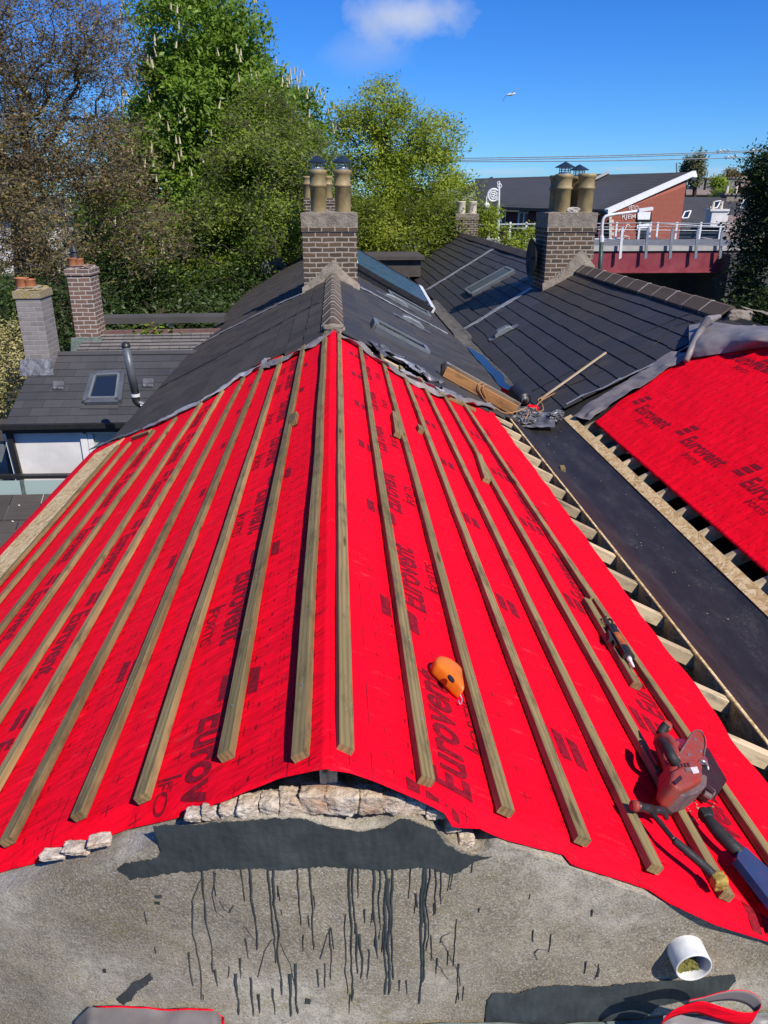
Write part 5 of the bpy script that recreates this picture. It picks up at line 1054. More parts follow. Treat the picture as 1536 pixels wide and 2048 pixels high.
mb.bar((wa.x+.10, 11.68, wa.z-.06), (wa.x+.10, 11.68, wz0-.6), .08, .05, (0, -1, 0)); win = part(an, 'window_frame', mb, [M['white']]); mb = MB(); mb.box(((wa.x+xe)/2, 11.72, wa.z-.6), (xe-wa.x, .02, 1.2)); part(win, 'pane', mb, [M['paleglass']])
mb = MB(); hz = wa.z-.22; mb.tube([Vector((wa.x+.20, 11.65, hz)), Vector((wa.x+.26, 11.65, hz+.03)), Vector((wa.x+.30, 11.65, hz))], .008, 6); part(win, 'handle', mb, [M['black']])
# roof window, vents and flue on the annex
sk = thing('roof_window', 'small grey roof window on the blue slate annex roof', 'roof window', onA(208, 780)); mb = MB(); q = [onA(u, v, .05) for u, v in ((188,749),(244,746),(237,803),(172,804))]
for a, b in zip(q, q[1:]+q[:1]): mb.bar(a, b, .10, .07, NA)
part(sk, 'frame', mb, [M['vframe']]); c = sum(q, Vector())/4; mb = MB()
for a, b in zip(q, q[1:]+q[:1]): a, b = a.lerp(c, .17), b.lerp(c, .17); mb.bar(a, b, .035, .09, NA)
part(sk, 'sash', mb, [M['palegrey']]); mb = MB(); mb.prism([p.lerp(c, .15) for p in q], NA*.02); part(sk, 'pane', mb, [M['skyglass']])
mb = MB(); mb.prism([onA(u, v, .012) for u, v in ((164,808),(240,808),(236,818),(160,818))], NA*.01); part(sk, 'apron', mb, [M['slateA']])
for u, v, l in ((118, 774, 'small square slate vent left of the annex roof window'), (297, 769, 'small square slate vent beside the dark flue pipe')):
    t = thing('roof_vent', l, 'vent', onA(u, v), 'slate roof vents'); mb = MB(); P = [onA(u+a, v+b, .012) for a, b in ((-11,-8),(11,-8),(10,7),(-12,7))]; mb.prism(P, NA*.05); bevel(part(t, 'hood', mb, [M['leaddark']]), .02); mb = MB(); mb.prism([onA(u+a, v+b, .010) for a, b in ((-13,-10),(13,-10),(12,9),(-14,9))], NA*.006); part(t, 'base_plate', mb, [M['slateA']])
b0 = aty(300, 808, 10.6); fu = thing('flue_pipe', 'dark grey flue pipe rising from the eave between the annex and the slate roof', 'flue', aty(275, 800, 10.6))
a0, a1 = aty(271, 790, 10.6), aty(252, 694, 10.6); mb = MB(); mb.tube([a0, a1], [.055, .055], 20); part(fu, 'pipe', mb, [M['vframe']], smooth=True)
mb = MB(); mb.tube([a1, a1+Vector((0, 0, .02)), a1+Vector((0, 0, .05)), a1+Vector((0, 0, .07))], [.060, .060, .045, .02], 18); part(fu, 'cap', mb, [M['black']])
mb = MB(); mb.tube(spline([a0, a0+Vector((.0, 0, -.08)), a0+Vector((.07, 0, -.14)), a0+Vector((.20, -.02, -.15)), aty(318, 808, 10.55)]), .052, 16); part(fu, 'elbow', mb, [M['black']], smooth=True)
mb = MB(); mb.tube([a0+Vector((0, 0, -.02)), a0+Vector((0, 0, .02))], .060, 20); part(fu, 'clamp', mb, [M['whitemetal']]); mb = MB(); ribbon(mb, [aty(280, 806, 10.5), aty(300, 812, 10.5), aty(322, 809, 10.5)], (0, .3, 1), .07, .005, (0, -1, .4), 0, .01, 3); part(fu, 'flashing', mb, [M['lead']])
# chimneys of the annex
def annexchim(label, u0, u1, vt, vb, y, d, brick, pots, cap, topm, potm):
    a, b = aty(u0, vt, y), aty(u1, vt, y); zb = aty((u0+u1)/2, vb, y).z-.3; t = thing('chimney', label, 'chimney', ((a.x+b.x)/2, y+d/2, zb)); w = b.x-a.x
    mb = MB(); mb.box(((a.x+b.x)/2, y+d/2, (zb+a.z)/2), (w*.94, d*.96, a.z-zb)); bevel(part(t, 'brick_stack', mb, [M[brick]]), .008)
    mb = MB(); mb.box(((a.x+b.x)/2, y+d/2, a.z+.0), (w*1.04, d*1.04, .11)); lump(mb, ((a.x+b.x)/2, y+d/2, a.z+.07), (w*.8, d*.8, .07), 4, .3, 3); part(t, 'cap', mb, [M[topm]])
    for u, v0, v1, r in pots: q = aty(u, v0, y+d/2); add_pot(t, (q.x, y+d/2, a.z+.06), max(.15, aty(u, v1, y+d/2).z-a.z-.06), r, potm, None, True)
    mb = MB(); z0 = aty((u0+u1)/2, vb, y).z; mb.grid(lambda p, q: Vector((a.x-.06+(w+.12)*p, y-.02-.14*(1-q), z0-.10+.24*q+.008*nz(p*9, q*4))), 10, 4); part(t, 'flashing', mb, [M['leaddark'] if brick == 'brickgrey' else M['greenlead']]); return t
lichen = simple('orange_lichen_cap', (.34,.24,.05), (.30,.28,.25), 14, .95, 0, .1, .8, 40, .02); M['lichen'] = lichen
annexchim('limewashed grey brick chimney with lichen and two terracotta pots, left of the annex', 26, 80, 590, 735, 12.9, .55, 'brickgrey', [(46, 575, 555, .105), (61, 575, 558, .095)], .1, 'lichen', 'potorange')
annexchim('tall red brown brick chimney with terracotta pots behind the annex roof', 130, 180, 545, 690, 14.6, .55, 'brickpink', [(149, 540, 515, .10), (160, 540, 517, .085)], .1, 'brickpink', 'potorange')
mb = MB(); q = aty(149, 516, 14.87); mb.lathe([(.08, 0), (.05, .10), (.075, .11), (.03, .20), (.01, .25)], q, 10)
tag(center(mb.build('chimney_cowl', M['black'])), 'black pointed cowl on the terracotta pot of the red brown chimney', 'cowl')
# old tiled roof behind it
ot = thing('outbuilding', 'low outbuilding with lichen covered grey tiles and a reddish parapet behind the annex', 'outbuilding', aty(300, 690, 14.5))
A0, A1 = aty(150, 708, 13.9), aty(440, 704, 13.9); B0, B1 = aty(176, 668, 15.0), aty(440, 664, 15.0); mb = MB(); n = 6
for k in range(n):
    t0, t1 = k/n, (k+1)/n; L0, L1 = A0.lerp(B0, t0), A1.lerp(B1, t0); U0, U1 = A0.lerp(B0, t1), A1.lerp(B1, t1); m_ = 14
    for j in range(m_): f0, f1 = j/m_, (j+.97)/m_; up = Vector((0, -.02, .02)); mb.add([L0.lerp(L1, f0)+up, L0.lerp(L1, f1)+up, U0.lerp(U1, f1), U0.lerp(U1, f0), L0.lerp(L1, f0)-up, L0.lerp(L1, f1)-up], [(0, 1, 2, 3), (4, 5, 1, 0)], 0, RND.random())
part(ot, 'tiled_roof', mb, [M['tileold']])
mb = MB(); mb.bar(B0+Vector((-.1, .05, .0)), B1+Vector((0, .05, 0)), .16, .10); part(ot, 'red_coping', mb, [simple('reddish_tile', (.13,.065,.055), (.16,.10,.09), 6, .85)])
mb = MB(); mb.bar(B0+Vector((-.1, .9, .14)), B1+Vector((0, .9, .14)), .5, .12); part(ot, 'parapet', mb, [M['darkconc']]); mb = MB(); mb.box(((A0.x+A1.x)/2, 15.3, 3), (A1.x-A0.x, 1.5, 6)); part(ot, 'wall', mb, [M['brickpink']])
fi = thing('roof_finial', 'small glass finial on the dark parapet beneath the trees', 'finial', aty(343, 655, 15.9)); mb = MB(); mb.lathe([(.05, 0), (.06, .03), (.03, .06), (.06, .10), (.065, .14), (.02, .20), (.0, .24)], fi.location, 14); part(fi, 'finial', mb, [M['paleglass']], smooth=True)
# glass upstand and low dark roof nearest on the left
gp = thing('glass_balustrade', 'pale frameless glass strip below the white annex wall', 'balustrade', aty(70, 985, 11.0)); a, b = aty(-60, 963, 11.0), aty(200, 960, 11.0); c, d = aty(-60, 991, 11.0), aty(200, 988, 11.0); mb = MB(); mb.prism([a, b, d, c], (0, .02, 0)); part(gp, 'pane', mb, [M['paleglass']]); mb = MB(); mb.bar(a+Vector((0, .12, .03)), b+Vector((0, .12, .03)), .10, .05); part(gp, 'dark_rail', mb, [M['gutterblk']])
mb = MB(); q = aty(46, 975, 10.98); mb.box(q, (.05, .012, .24)); part(gp, 'joint', mb, [M['greenlead']])
lr = thing('low_roof', 'low dark tiled roof speckled with droppings at the left edge, below the red roof', 'roof', aty(0, 1040, 9.5)); mb = MB()
for k in range(7):
    y0 = 10.95-.42*k; z0 = aty(0, 990, 10.95).z-.24*k
    for j in range(9): x = -6.6+.45*j+(.2 if k % 2 else 0); mb.add([(x, y0, z0), (x+.44, y0, z0), (x+.44, y0-.43, z0-.22), (x, y0-.43, z0-.22), (x, y0-.43, z0-.26), (x+.44, y0-.43, z0-.26)], [(0, 3, 2, 1), (3, 4, 5, 2)], 0, RND.random())
part(lr, 'tiles', mb, [M['slatedk']]); mb = MB()
for _ in range(90): x, y = RND.uniform(-6, -3.6), RND.uniform(9.0, 10.9); mb.box((x, y, aty(0, 990, 10.95).z-.24*(10.95-y)/.42+.014), (RND.uniform(.01, .05), RND.uniform(.01, .04), .004), Matrix.Rotation(RND.uniform(0, 3), 3, 'Z'))
o = part(lr, 'droppings', mb, [M['white']]); o['kind'] = 'stuff'
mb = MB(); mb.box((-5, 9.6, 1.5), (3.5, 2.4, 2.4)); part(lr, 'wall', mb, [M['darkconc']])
yb = thing('yard_shed', 'blue grey flat shed roof at the far left beside the white wall', 'shed', aty(0, 770, 13.0)); a = aty(10, 905, 12.3); mb = MB(); mb.box((a.x-1.6, 12.8, aty(0, 880, 12.3).z-1.0), (3.2, 1.0, 2.0)); part(yb, 'wall', mb, [M['palegrey']]); mb = MB(); mb.box((a.x-1.6, 12.8, aty(0, 880, 12.3).z+.03), (3.3, 1.1, .07)); part(yb, 'roof', mb, [M['slatedk']])
mb = MB(); a = aty(-40, 850, 10.4); mb.box((-5.6, 10.7, 3.6), (2.6, 1.5, 1.5)); part(yb, 'lower_roof', mb, [M['slatedk']]) if False else None

# ------------------------------------------------------------------ bridge and lamps
br = thing('footbridge', 'bridge with faded crimson girder and grey railings, right of the chimneys', 'bridge', aty(1300, 545, 36))
yb_ = 36; gl, gr_ = aty(880, 522, yb_), aty(1492, 522, yb_); zt, zb = aty(1340, 502, yb_).z, aty(1340, 545, yb_).z
ztl = aty(1200, 500, yb_).z
mb = MB(); x1g, xm = aty(1365, 520, yb_).x, aty(1395, 520, yb_).x
mb.box(((gl.x+gr_.x)/2, yb_+.15, (zt+zb)/2), (gr_.x-gl.x, .3, zt-zb)); mb.box(((gl.x+gr_.x)/2, yb_+.02, zb+.03), (gr_.x-gl.x, .5, .05)); part(br, 'girder', mb, [M['girder']])
mb = MB(); mb.box(((gl.x+gr_.x)/2, yb_+.1, zt+.12), (gr_.x-gl.x+1, .36, .22)); part(br, 'deck_edge', mb, [M['bridgeconc']])
mb = MB(); mb.box(((gl.x+gr_.x)/2, yb_+3.5, zt+.06), (gr_.x-gl.x+4, 7, .2)); part(br, 'deck', mb, [M['deck']])
mb = MB(); pz_ = aty(1340, 483, yb_+7.2).z; mb.box(((gl.x+gr_.x)/2, yb_+7.2, pz_-.3), (gr_.x-gl.x+1, .3, .6)); part(br, 'far_parapet', mb, [M['bridgeconc']])
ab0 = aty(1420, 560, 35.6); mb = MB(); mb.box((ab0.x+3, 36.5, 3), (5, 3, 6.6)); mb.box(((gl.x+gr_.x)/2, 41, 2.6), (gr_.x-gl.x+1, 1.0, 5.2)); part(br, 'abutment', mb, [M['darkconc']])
for k, u in enumerate((1135, 1183, 1240, 1291, 1340, 1391, 1440)):
    base, top = aty(u, 516, yb_-.32), None; top = aty(u+6, 452+(u-1240)*.02, yb_-.32); mb = MB()
    mb.prism([base+Vector((-.05, 0, -.05)), base+Vector((.07, 0, .0)), top+Vector((.05, 0, -.15)), top+Vector((0, 0, .02)), top+Vector((-.05, 0, -.2))], (0, .07, 0)); part(br, 'railing_post', mb, [M['railgrey'] if k != 2 else M['whitemetal']])  # third post white: its sunlit look is put into the colour
mb = MB()
for v0, v1, r in ((445, 442, .022), (452, 449, .016)): 
    a = aty(880, v0+6, yb_-.3); c = aty(1290, v0+1, yb_-.1); b = aty(1495, v1+6, yb_-.1); mb.tube([a, c, b], r, 6)
for v in (466, 474, 482, 490): mb.tube([aty(1180, v, yb_-.1), aty(1490, v, yb_-.1)], .008, 4)
part(br, 'handrail', mb, [M['steel']])
for k, u in enumerate((978, 1020, 1052, 1232, 1278, 1300, 1314, 1352, 1400, 1440, 1480)):
    mb = MB(); b_ = aty(u, 482, yb_+7); t_2 = aty(u, 444, yb_+7); mb.box((b_+t_2)/2, (.10, .06, t_2.z-b_.z)); part(br, 'far_railing_post', mb, [M['whitemetal']])
mb = MB(); mb.tube([aty(940, 449, yb_+7), aty(1300, 446, yb_+7), aty(1492, 456, yb_+7)], .022, 6); mb.tube([aty(940, 456, yb_+7), aty(1492, 462, yb_+7)], .016, 6); mb.tube([aty(940, 478, yb_+7), aty(1240, 478, yb_+7)], .03, 6); part(br, 'far_handrail', mb, [M['whitemetal']])
# lamp post by the bridge
lp = thing('street_lamp', 'street lamp with curved white arm on a dark green post, right of the big chimney', 'street lamp', aty(1201, 560, 33)); yl = 33
q = lambda u, v: aty(u, v, yl)
mb = MB(); mb.tube([q(1197, 600), q(1203, 482)], [.10, .085], 12); part(lp, 'post', mb, [M['lampgreen']], smooth=True)
mb = MB(); mb.tube(spline([q(1203, 484), q(1204, 462), q(1205, 444), q(1210, 434), q(1222, 430), q(1250, 426), q(1278, 422)]), .06, 10); part(lp, 'arm', mb, [M['whitemetal']], smooth=True); mb = MB(); mb.bar(q(1276, 421), q(1304, 417), .28, .12); part(lp, 'lantern', mb, [M['white']]); mb = MB(); mb.tube([q(1203, 484), q(1203, 472)], .10, 10); part(lp, 'collar', mb, [M['whitemetal']])
# ornate lamp standard
ol = thing('ornate_lamp_column', 'white ornamental lamp column with scrollwork circle rising above the small brick chimney', 'lamp column', aty(996, 490, 31)); yo = 31; q = lambda u, v: aty(u, v, yo); mb = MB(); mb.tube([q(996, 500), q(997, 420), q(998, 380), q(999, 362)], [.06, .05, .045, .02], 8); part(ol, 'column', mb, [M['whitemetal']])
c = q(987, 390); R_ = (q(999, 390)-c).length*.95; mb = MB(); ring = lambda cc, r, w=.022, n=22: mb.tube([cc+Vector((r*math.cos(2*PI*k/n), 0, r*math.sin(2*PI*k/n))) for k in range(n+1)], w, 5, caps=False)
ring(c, R_, .03); ring(c, R_*.55, .022); ring(c, R_*.2, .03)
for k in range(6): a = PI*k/3+.3; mb.tube([c+Vector((R_*.2*math.cos(a), 0, R_*.2*math.sin(a))), c+Vector((R_*.97*math.cos(a), 0, R_*.97*math.sin(a)))], .02, 5); ring(c+Vector((R_*.76*math.cos(a+.5), 0, R_*.76*math.sin(a+.5))), R_*.17, .014, 10)
ring(q(999, 372), R_*.35, .02, 12); ring(q(997, 366), R_*.22, .016, 10); mb.tube(spline([q(974, 408), q(973, 396), q(978, 386), q(986, 379), q(996, 382)]), .025, 6); part(ol, 'scrollwork', mb, [M['whitemetal']])
mb = MB(); cc = q(973, 410); mb.lathe([(.03, .12), (.10, .05), (.16, -.05), (.05, -.14), (0, -.16)], cc, 12); part(ol, 'lantern', mb, [M['white']], smooth=True)

# ------------------------------------------------------------------ red brick building and distant roofs
bb = thing('brick_building', 'modern red brick building with long dark slate roof and white verge board beyond the bridge', 'building', aty(1290, 480, 50)); Y0 = 48
pk = aty(1385, 347, 56); ev = aty(1214, 424, Y0); wr = aty(1372, 372, 55); wrb = aty(1358, 490, 55); wl = aty(1222, 424, Y0+.3)
ld_ = aty(950, 357, 62); le = aty(950, 414, 54); rg = aty(1385, 344, 56)
g0, g1 = Vector((ev.x+.3, Y0+.2, 0)), Vector((wr.x, 55, 0)); dg = (g1-g0); 
mb = MB(); pts = [Vector((g0.x, g0.y, 2)), Vector((g1.x, g1.y, 2)), Vector((g1.x, g1.y, wr.z)), pk+Vector((-.5, 0, -.1)), Vector((g0.x, g0.y, ev.z-.1))]
nx = Vector((-dg.y, dg.x, 0)).normalized()
mb.prism(pts, Vector((-.95, .32, 0))*.6); o = part(bb, 'gable_wall', mb, [M['brickred']])
l = o.data.uv_layers[0]
for p in o.data.polygons:
    for li in p.loop_indices: c = o.data.vertices[o.data.loops[li].vertex_index].co; l.data[li].uv = (c.y*1.2+c.x*.6, c.z)
mb = MB(); A_, B_, C_, D_ = ev+Vector((-.1, 0, .15)), rg, ld_, le
mb.prism([A_, B_, C_, D_], (0, 0, -.15)); o = part(bb, 'slate_roof', mb, [M['farroof']])
mb = MB(); n = 22
for k in range(1, n): t = k/n; mb.bar(A_.lerp(B_, t)+Vector((0, 0, .012)), D_.lerp(C_, t)+Vector((0, 0, .012)), .05, .03)
part(bb, 'slate_courses', mb, [M['slatedk']])
mb = MB(); mb.bar(ev+Vector((-.1, -.15, 0)), pk+Vector((.05, -.15, .02)), .25, .30); mb.bar(pk+Vector((.0, -.15, .0)), aty(1388, 356, 55.5)+Vector((.05, 0, -.05)), .25, .30); part(bb, 'verge_board', mb, [M['white']])
mb = MB(); mb.prism([Vector((ev.x+.3, Y0+.4, 2)), Vector((ev.x+.3, Y0+.4, ev.z-.2)), le+Vector((0, .6, -.2)), Vector((le.x, le.y+.6, 2))], (0, .3, 0)); part(bb, 'front_wall', mb, [simple('shaded_plum_brick', (.15,.05,.045), (.11,.04,.04), 3, .9)])  # front brick darkened, the wall's shade is put into its colour
mb = MB(); mb.bar(ev+Vector((0, -.1, -.02)), le+Vector((0, -.1, -.02)), .2, .18); part(bb, 'eaves_gutter', mb, [M['gutterblk']])
for u in (995, 1006, 1042, 1052, 1082):
    p = le.lerp(ev, (u-950)/(1214-950)); q = aty(u, 432, p.y+.35); mb = MB(); mb.box(q+Vector((0, 0, -.25)), (.36, .2, 1.0)); w_ = part(bb, 'window', mb, [M['white']]); mb = MB(); mb.box(q+Vector((0, -.105, -.25)), (.22, .02, .8)); part(w_, 'pane', mb, [M['glass']])
def gp_(u, v, off=.08):   # a point on the gable wall plane
    return atpl(u, v, Vector((g0.x, g0.y, 0))+Vector((dg.y, -dg.x, 0)).normalized()*off, Vector((dg.y, -dg.x, 0)).normalized())
mb = MB()
for k in range(8): v = 433+k*6.3; w2 = 9 if k % 2 else 5; P = [gp_(1218, v), gp_(1218+w2, v), gp_(1218+w2, v+6), gp_(1218, v+6)]; mb.prism(P, (0, -.05, 0))
part(bb, 'quoins', mb, [M['quoin']])
mb = MB(); mb.prism([gp_(u, v, .06) for u, v in ((1275,424),(1303,424),(1301,476),(1274,476))], (0, -.04, 0)); w_ = part(bb, 'gable_window', mb, [M['glass']]); mb = MB(); mb.prism([gp_(u, v, .12) for u, v in ((1275,424),(1301,424),(1299,439),(1275,439))], (0, -.04, 0)); mb.prism([gp_(u, v, .12) for u, v in ((1274,450),(1301,446),(1301,456),(1273,457))], (0, -.04, 0)); part(w_, 'blind', mb, [M['white']])
# sprayed writing
def wall_print(txt, u0, u1, v, hpx, seed):
    vs, fs = glyphs(txt, .1, .012); mb = MB(); mb.add([gp_(u0+(u1-u0)*a+nz(a*6, seed)*.6, v-(b-.1)*hpx*1.35+nz(a*5, seed+2)*1.5, .05) for a, b in vs], fs); return part(bb, 'graffiti', mb, [M['graf']])
wall_print('VETO', 1257, 1277, 419, 10, 1); wall_print('RJEM', 1244, 1272, 436, 9, 4)
mb = MB()
for k in range(7): a = gp_(1232+RND.uniform(0, 22), 470+RND.uniform(-12, 10), .05); mb.tube(spline([a, a+Vector((.2, .1, RND.uniform(-.2, .3))), a+Vector((.45, .2, RND.uniform(-.2, .2)))]), .03, 4)
part(bb, 'graffiti', mb, [M['graf']])
# dormer bits on the long roof
for u, v, s in ((1078, 403, 1.0), (1185, 350, 1.2)):
    p = aty(u, v, 53.5 if u < 1100 else 56); mb = MB(); mb.prism([p+Vector((-1.3*s, 0, -.9*s)), p+Vector((.9*s, 0, .1*s)), p+Vector((1.6*s, 0, -.5*s)), p+Vector((1.6*s, 0, -.9*s))], (0, 2.5, 0)); part(bb, 'dormer', mb, [M['farroof']]); mb = MB(); mb.bar(p+Vector((-1.3*s, -.05, -.85*s)), p+Vector((.9*s, -.05, .15*s)), .1, .16); part(bb, 'dormer_verge', mb, [M['bridgeconc']])
mb = MB(); mb.tube([aty(1353, 346, 56), aty(1353, 326, 56)], .05, 5); mb.tube([aty(1353, 326, 56), aty(1357, 324, 56)], .04, 5); part(bb, 'aerial', mb, [M['railgrey']])
wb_ = thing('white_gabled_house', 'pale gabled house end half hidden behind the yellow green tree', 'house', aty(955, 362, 70)); mb = MB(); p = aty(985, 358, 70); mb.prism([p, p+Vector((-8, 0, -3.2)), p+Vector((-8, 0, -8)), p+Vector((0, 0, -8))], (0, 5, 0)); part(wb_, 'wall', mb, [M['bridgeconc']]); mb = MB(); mb.bar(p+Vector((0, -.1, .05)), p+Vector((-8, -.1, -3.15)), .3, .3); part(wb_, 'roof_edge', mb, [M['farroof']])
def farhouse(label, y, u0, u1, vr, ve, mt, chims=(), wins=(), wall='bridgeconc'):
    t = thing('distant_house', label, 'house', aty((u0+u1)/2, ve, y)); a, b = aty(u0, ve, y), aty(u1, ve, y); c, d = aty(u1, vr, y+4), aty(u0, vr, y+4); mb = MB(); mb.prism([a, b, c, d], (0, 0, -.15)); part(t, 'roof', mb, [M[mt]])
    mb = MB(); mb.box(((a.x+b.x)/2, y+4, a.z-3), (b.x-a.x, 6, 6)); part(t, 'wall', mb, [M[wall]])
    for (u, v0, v1, w, bk) in chims:
        p0, p1 = aty(u, v1, y+3.4), aty(u, v0, y+3.4); mb = MB(); mb.box((p0+p1)/2, (w, w*.8, p1.z-p0.z)); mb.box(p1, (w*1.15, w*.95, .15)); ch = part(t, 'chimney', mb, [M[bk]]); mb = MB()
        for k in (-.25, .25): mb.lathe([(.13, 0), (.12, .55), (.15, .6), (.1, .6)], p1+Vector((k*w, 0, .05)), 8)
        part(ch, 'pot', mb, [M['potcream']])
    for (P) in wins:
        n = (b-a).cross(d-a).normalized(); n = n if n.z > 0 else -n; Q = [atpl(u, v, a+n*.1, n) for u, v in P]; mb = MB()
        for p, q in zip(Q, Q[1:]+Q[:1]): mb.bar(p, q, .09, .10, n)
        w_ = part(t, 'roof_window', mb, [M['white']]); mb = MB(); mb.prism(Q, n*.03); part(w_, 'pane', mb, [M['skyglass']])
    return t
farhouse('dark slated house with two roof windows to the right of the red brick gable', 62, 1362, 1452, 394, 458, 'farroof', (), [[(1428,404),(1442,402),(1434,416),(1421,417)], [(1370,424),(1382,422),(1376,436),(1364,437)]])
farhouse('dark slated house with a brown stone chimney beside the dark tree', 63, 1452, 1560, 390, 434, 'farroof', [(1462, 388, 430, 1.5, 'cap')], [[(1488,400),(1502,396),(1494,414),(1480,416)]])
farhouse('house with a dull brown tiled roof lowest beside the dark tree', 58, 1440, 1520, 430, 480, 'farbrown', [(1433, 420, 452, 1.3, 'renderw')])
farhouse('far terrace with grey roofs and tall chimneys on the skyline', 120, 1372, 1470, 376, 388, 'farbrown', [(1393, 360, 388, 1.6, 'brickgrey'), (1421, 356, 380, 2.0, 'brickgrey'), (1455, 356, 384, 2.0, 'brickgrey')], (), 'brickpink')
farhouse('far dark red house with a row of chimney pots on the skyline', 130, 1482, 1560, 352, 372, 'brickpink', [(1478, 362, 380, 1.8, 'cap')], (), 'brickred')
farhouse('pale row of roofs farthest back, under the poplars', 150, 1370, 1500, 382, 398, 'farbrown', [(1380, 388, 398, 1.2, 'potcream'), (1402, 390, 398, 1.0, 'potcream')], (), 'brickpink')
wg = thing('long_white_shed', 'long pale shed glimpsed through the bare trees on the left', 'shed', aty(180, 470, 60)); a, b = aty(-200, 430, 60), aty(420, 425, 60); mb = MB(); mb.box(((a.x+b.x)/2, 64, a.z-2.2), (b.x-a.x, 6, 4)); part(wg, 'wall', mb, [M['renderw']]); mb = MB(); mb.box(((a.x+b.x)/2, 64, a.z), (b.x-a.x+1, 7, .5)); part(wg, 'roof', mb, [M['palegrey']])
# overhead wires
for k, (v0, v1, lab) in enumerate(((312, 296, 'upper overhead wire crossing the sky, with loops at its right end'), (319, 310, 'lower overhead wire crossing the sky'), (316, 299, 'middle overhead wire crossing the sky'))):
    p = [aty(700+(1700-700)*t, v0+(v1-v0)*((700+1000*t-930)/(606)), 44-6*t) for t in [i/12 for i in range(13)]]; mb = MB(); mb.tube([q-Vector((0, 0, .5*math.sin(PI*i/12)*.3)) for i, q in enumerate(p)], .022, 5)
    if k < 2:
        for u in ((1434, 1500) if k == 0 else (1450,)):
            v = v0+(v1-v0)*((u-930)/606); q = [aty(u+i*2.2, v+2+(3.2 if i % 4 < 2 else 0)*(1 if i else 0)+1.2*math.sin(i), 40) for i in range(12)]; mb.tube(spline(q, 3), .04, 5)
    tag(center(mb.build('overhead_wire', M['railgrey'])), lab, 'wire', 'overhead wires')
# gull
gu = aty(1022, 189, 60); gl_ = thing('gull', 'white gull gliding with spread grey wings in the blue sky', 'gull', gu)
mb = MB(); mb.tube([gu+Vector((-.34, 0, -.07)), gu+Vector((-.2, 0, -.02)), gu, gu+Vector((.16, 0, .05)), gu+Vector((.26, 0, .07)), gu+Vector((.33, 0, .05))], [.02, .06, .09, .075, .045, .012], 10); gb = MB()
def wing(mb, P, W):
    vs = []
    for (p, w) in zip(P, W): vs += [gu+Vector(p)+Vector((0, -w*.5, .0)), gu+Vector(p)+Vector((0, w*.5, .03)), gu+Vector(p)+Vector((0, w*.1, .035))]
    n = len(P); fs = []
    for i in range(n-1):
        for (j, k) in ((0, 2), (2, 1), (1, 0)): fs.append((i*3+j, i*3+k, i*3+3+k, i*3+3+j))
    mb.add(vs, fs)
part(gl_, 'body', mb, [M['white']], smooth=True); mb = MB(); wing(mb, [(0, 0, .03), (.22, .0, .20), (.5, 0, .38), (.72, 0, .36)], [.26, .24, .16, .03]); part(gl_, 'wing', mb, [M['palegrey']], smooth=True); mb = MB(); wing(mb, [(0, 0, .0), (-.25, 0, -.05), (-.45, 0, -.2), (-.58, 0, -.48)], [.26, .24, .18, .03]); part(gl_, 'wing', mb, [M['palegrey']], smooth=True)

# ------------------------------------------------------------------ trees
def leafmesh(name, C, N, size, rr, mt, parent, shape='leaf', droop=.3, loc=(0,0,0)):
    """C: leaf centres (n,3), one folded blade per leaf"""
    n = len(C); g = np.random.default_rng(rr); C = C-np.array(loc)
    d = g.normal(size=(n, 3)); d[:, 2] = d[:, 2]*.5-droop; d /= np.linalg.norm(d, axis=1)[:, None]
    up = N+g.normal(size=(n, 3))*.55; s = np.cross(d, up); s /= np.linalg.norm(s, axis=1)[:, None]+1e-9; f = np.cross(s, d)
    L = size*g.uniform(.6, 1.25, n)[:, None]; W = L*g.uniform(.32, .5, n)[:, None]
    V = np.stack([C-d*L*.5, C+s*W*.5+f*W*.12, C+d*L*.5, C-s*W*.5+f*W*.12], 1).reshape(-1, 3)
    me = bpy.data.meshes.new(name); me.vertices.add(4*n); me.vertices.foreach_set('co', V.ravel().astype(np.float32)); me.loops.add(4*n); me.loops.foreach_set('vertex_index', np.arange(4*n, dtype=np.int32)); me.polygons.add(n); me.polygons.foreach_set('loop_start', np.arange(0, 4*n, 4, dtype=np.int32))
    me.materials.append(mt); at = me.attributes.new('rnd', 'FLOAT', 'FACE'); cl = np.array([nz(*(c*.8)) for c in C[::1]]) if n < 60000 else 0
    at.data.foreach_set('value', np.clip(g.uniform(0, 1, n)*.6+.2+cl*.5, 0, 1).astype(np.float32)); me.update(calc_edges=True); me.validate()
    o = bpy.data.objects.new(name, me); COL.objects.link(o); o.parent = parent; return o
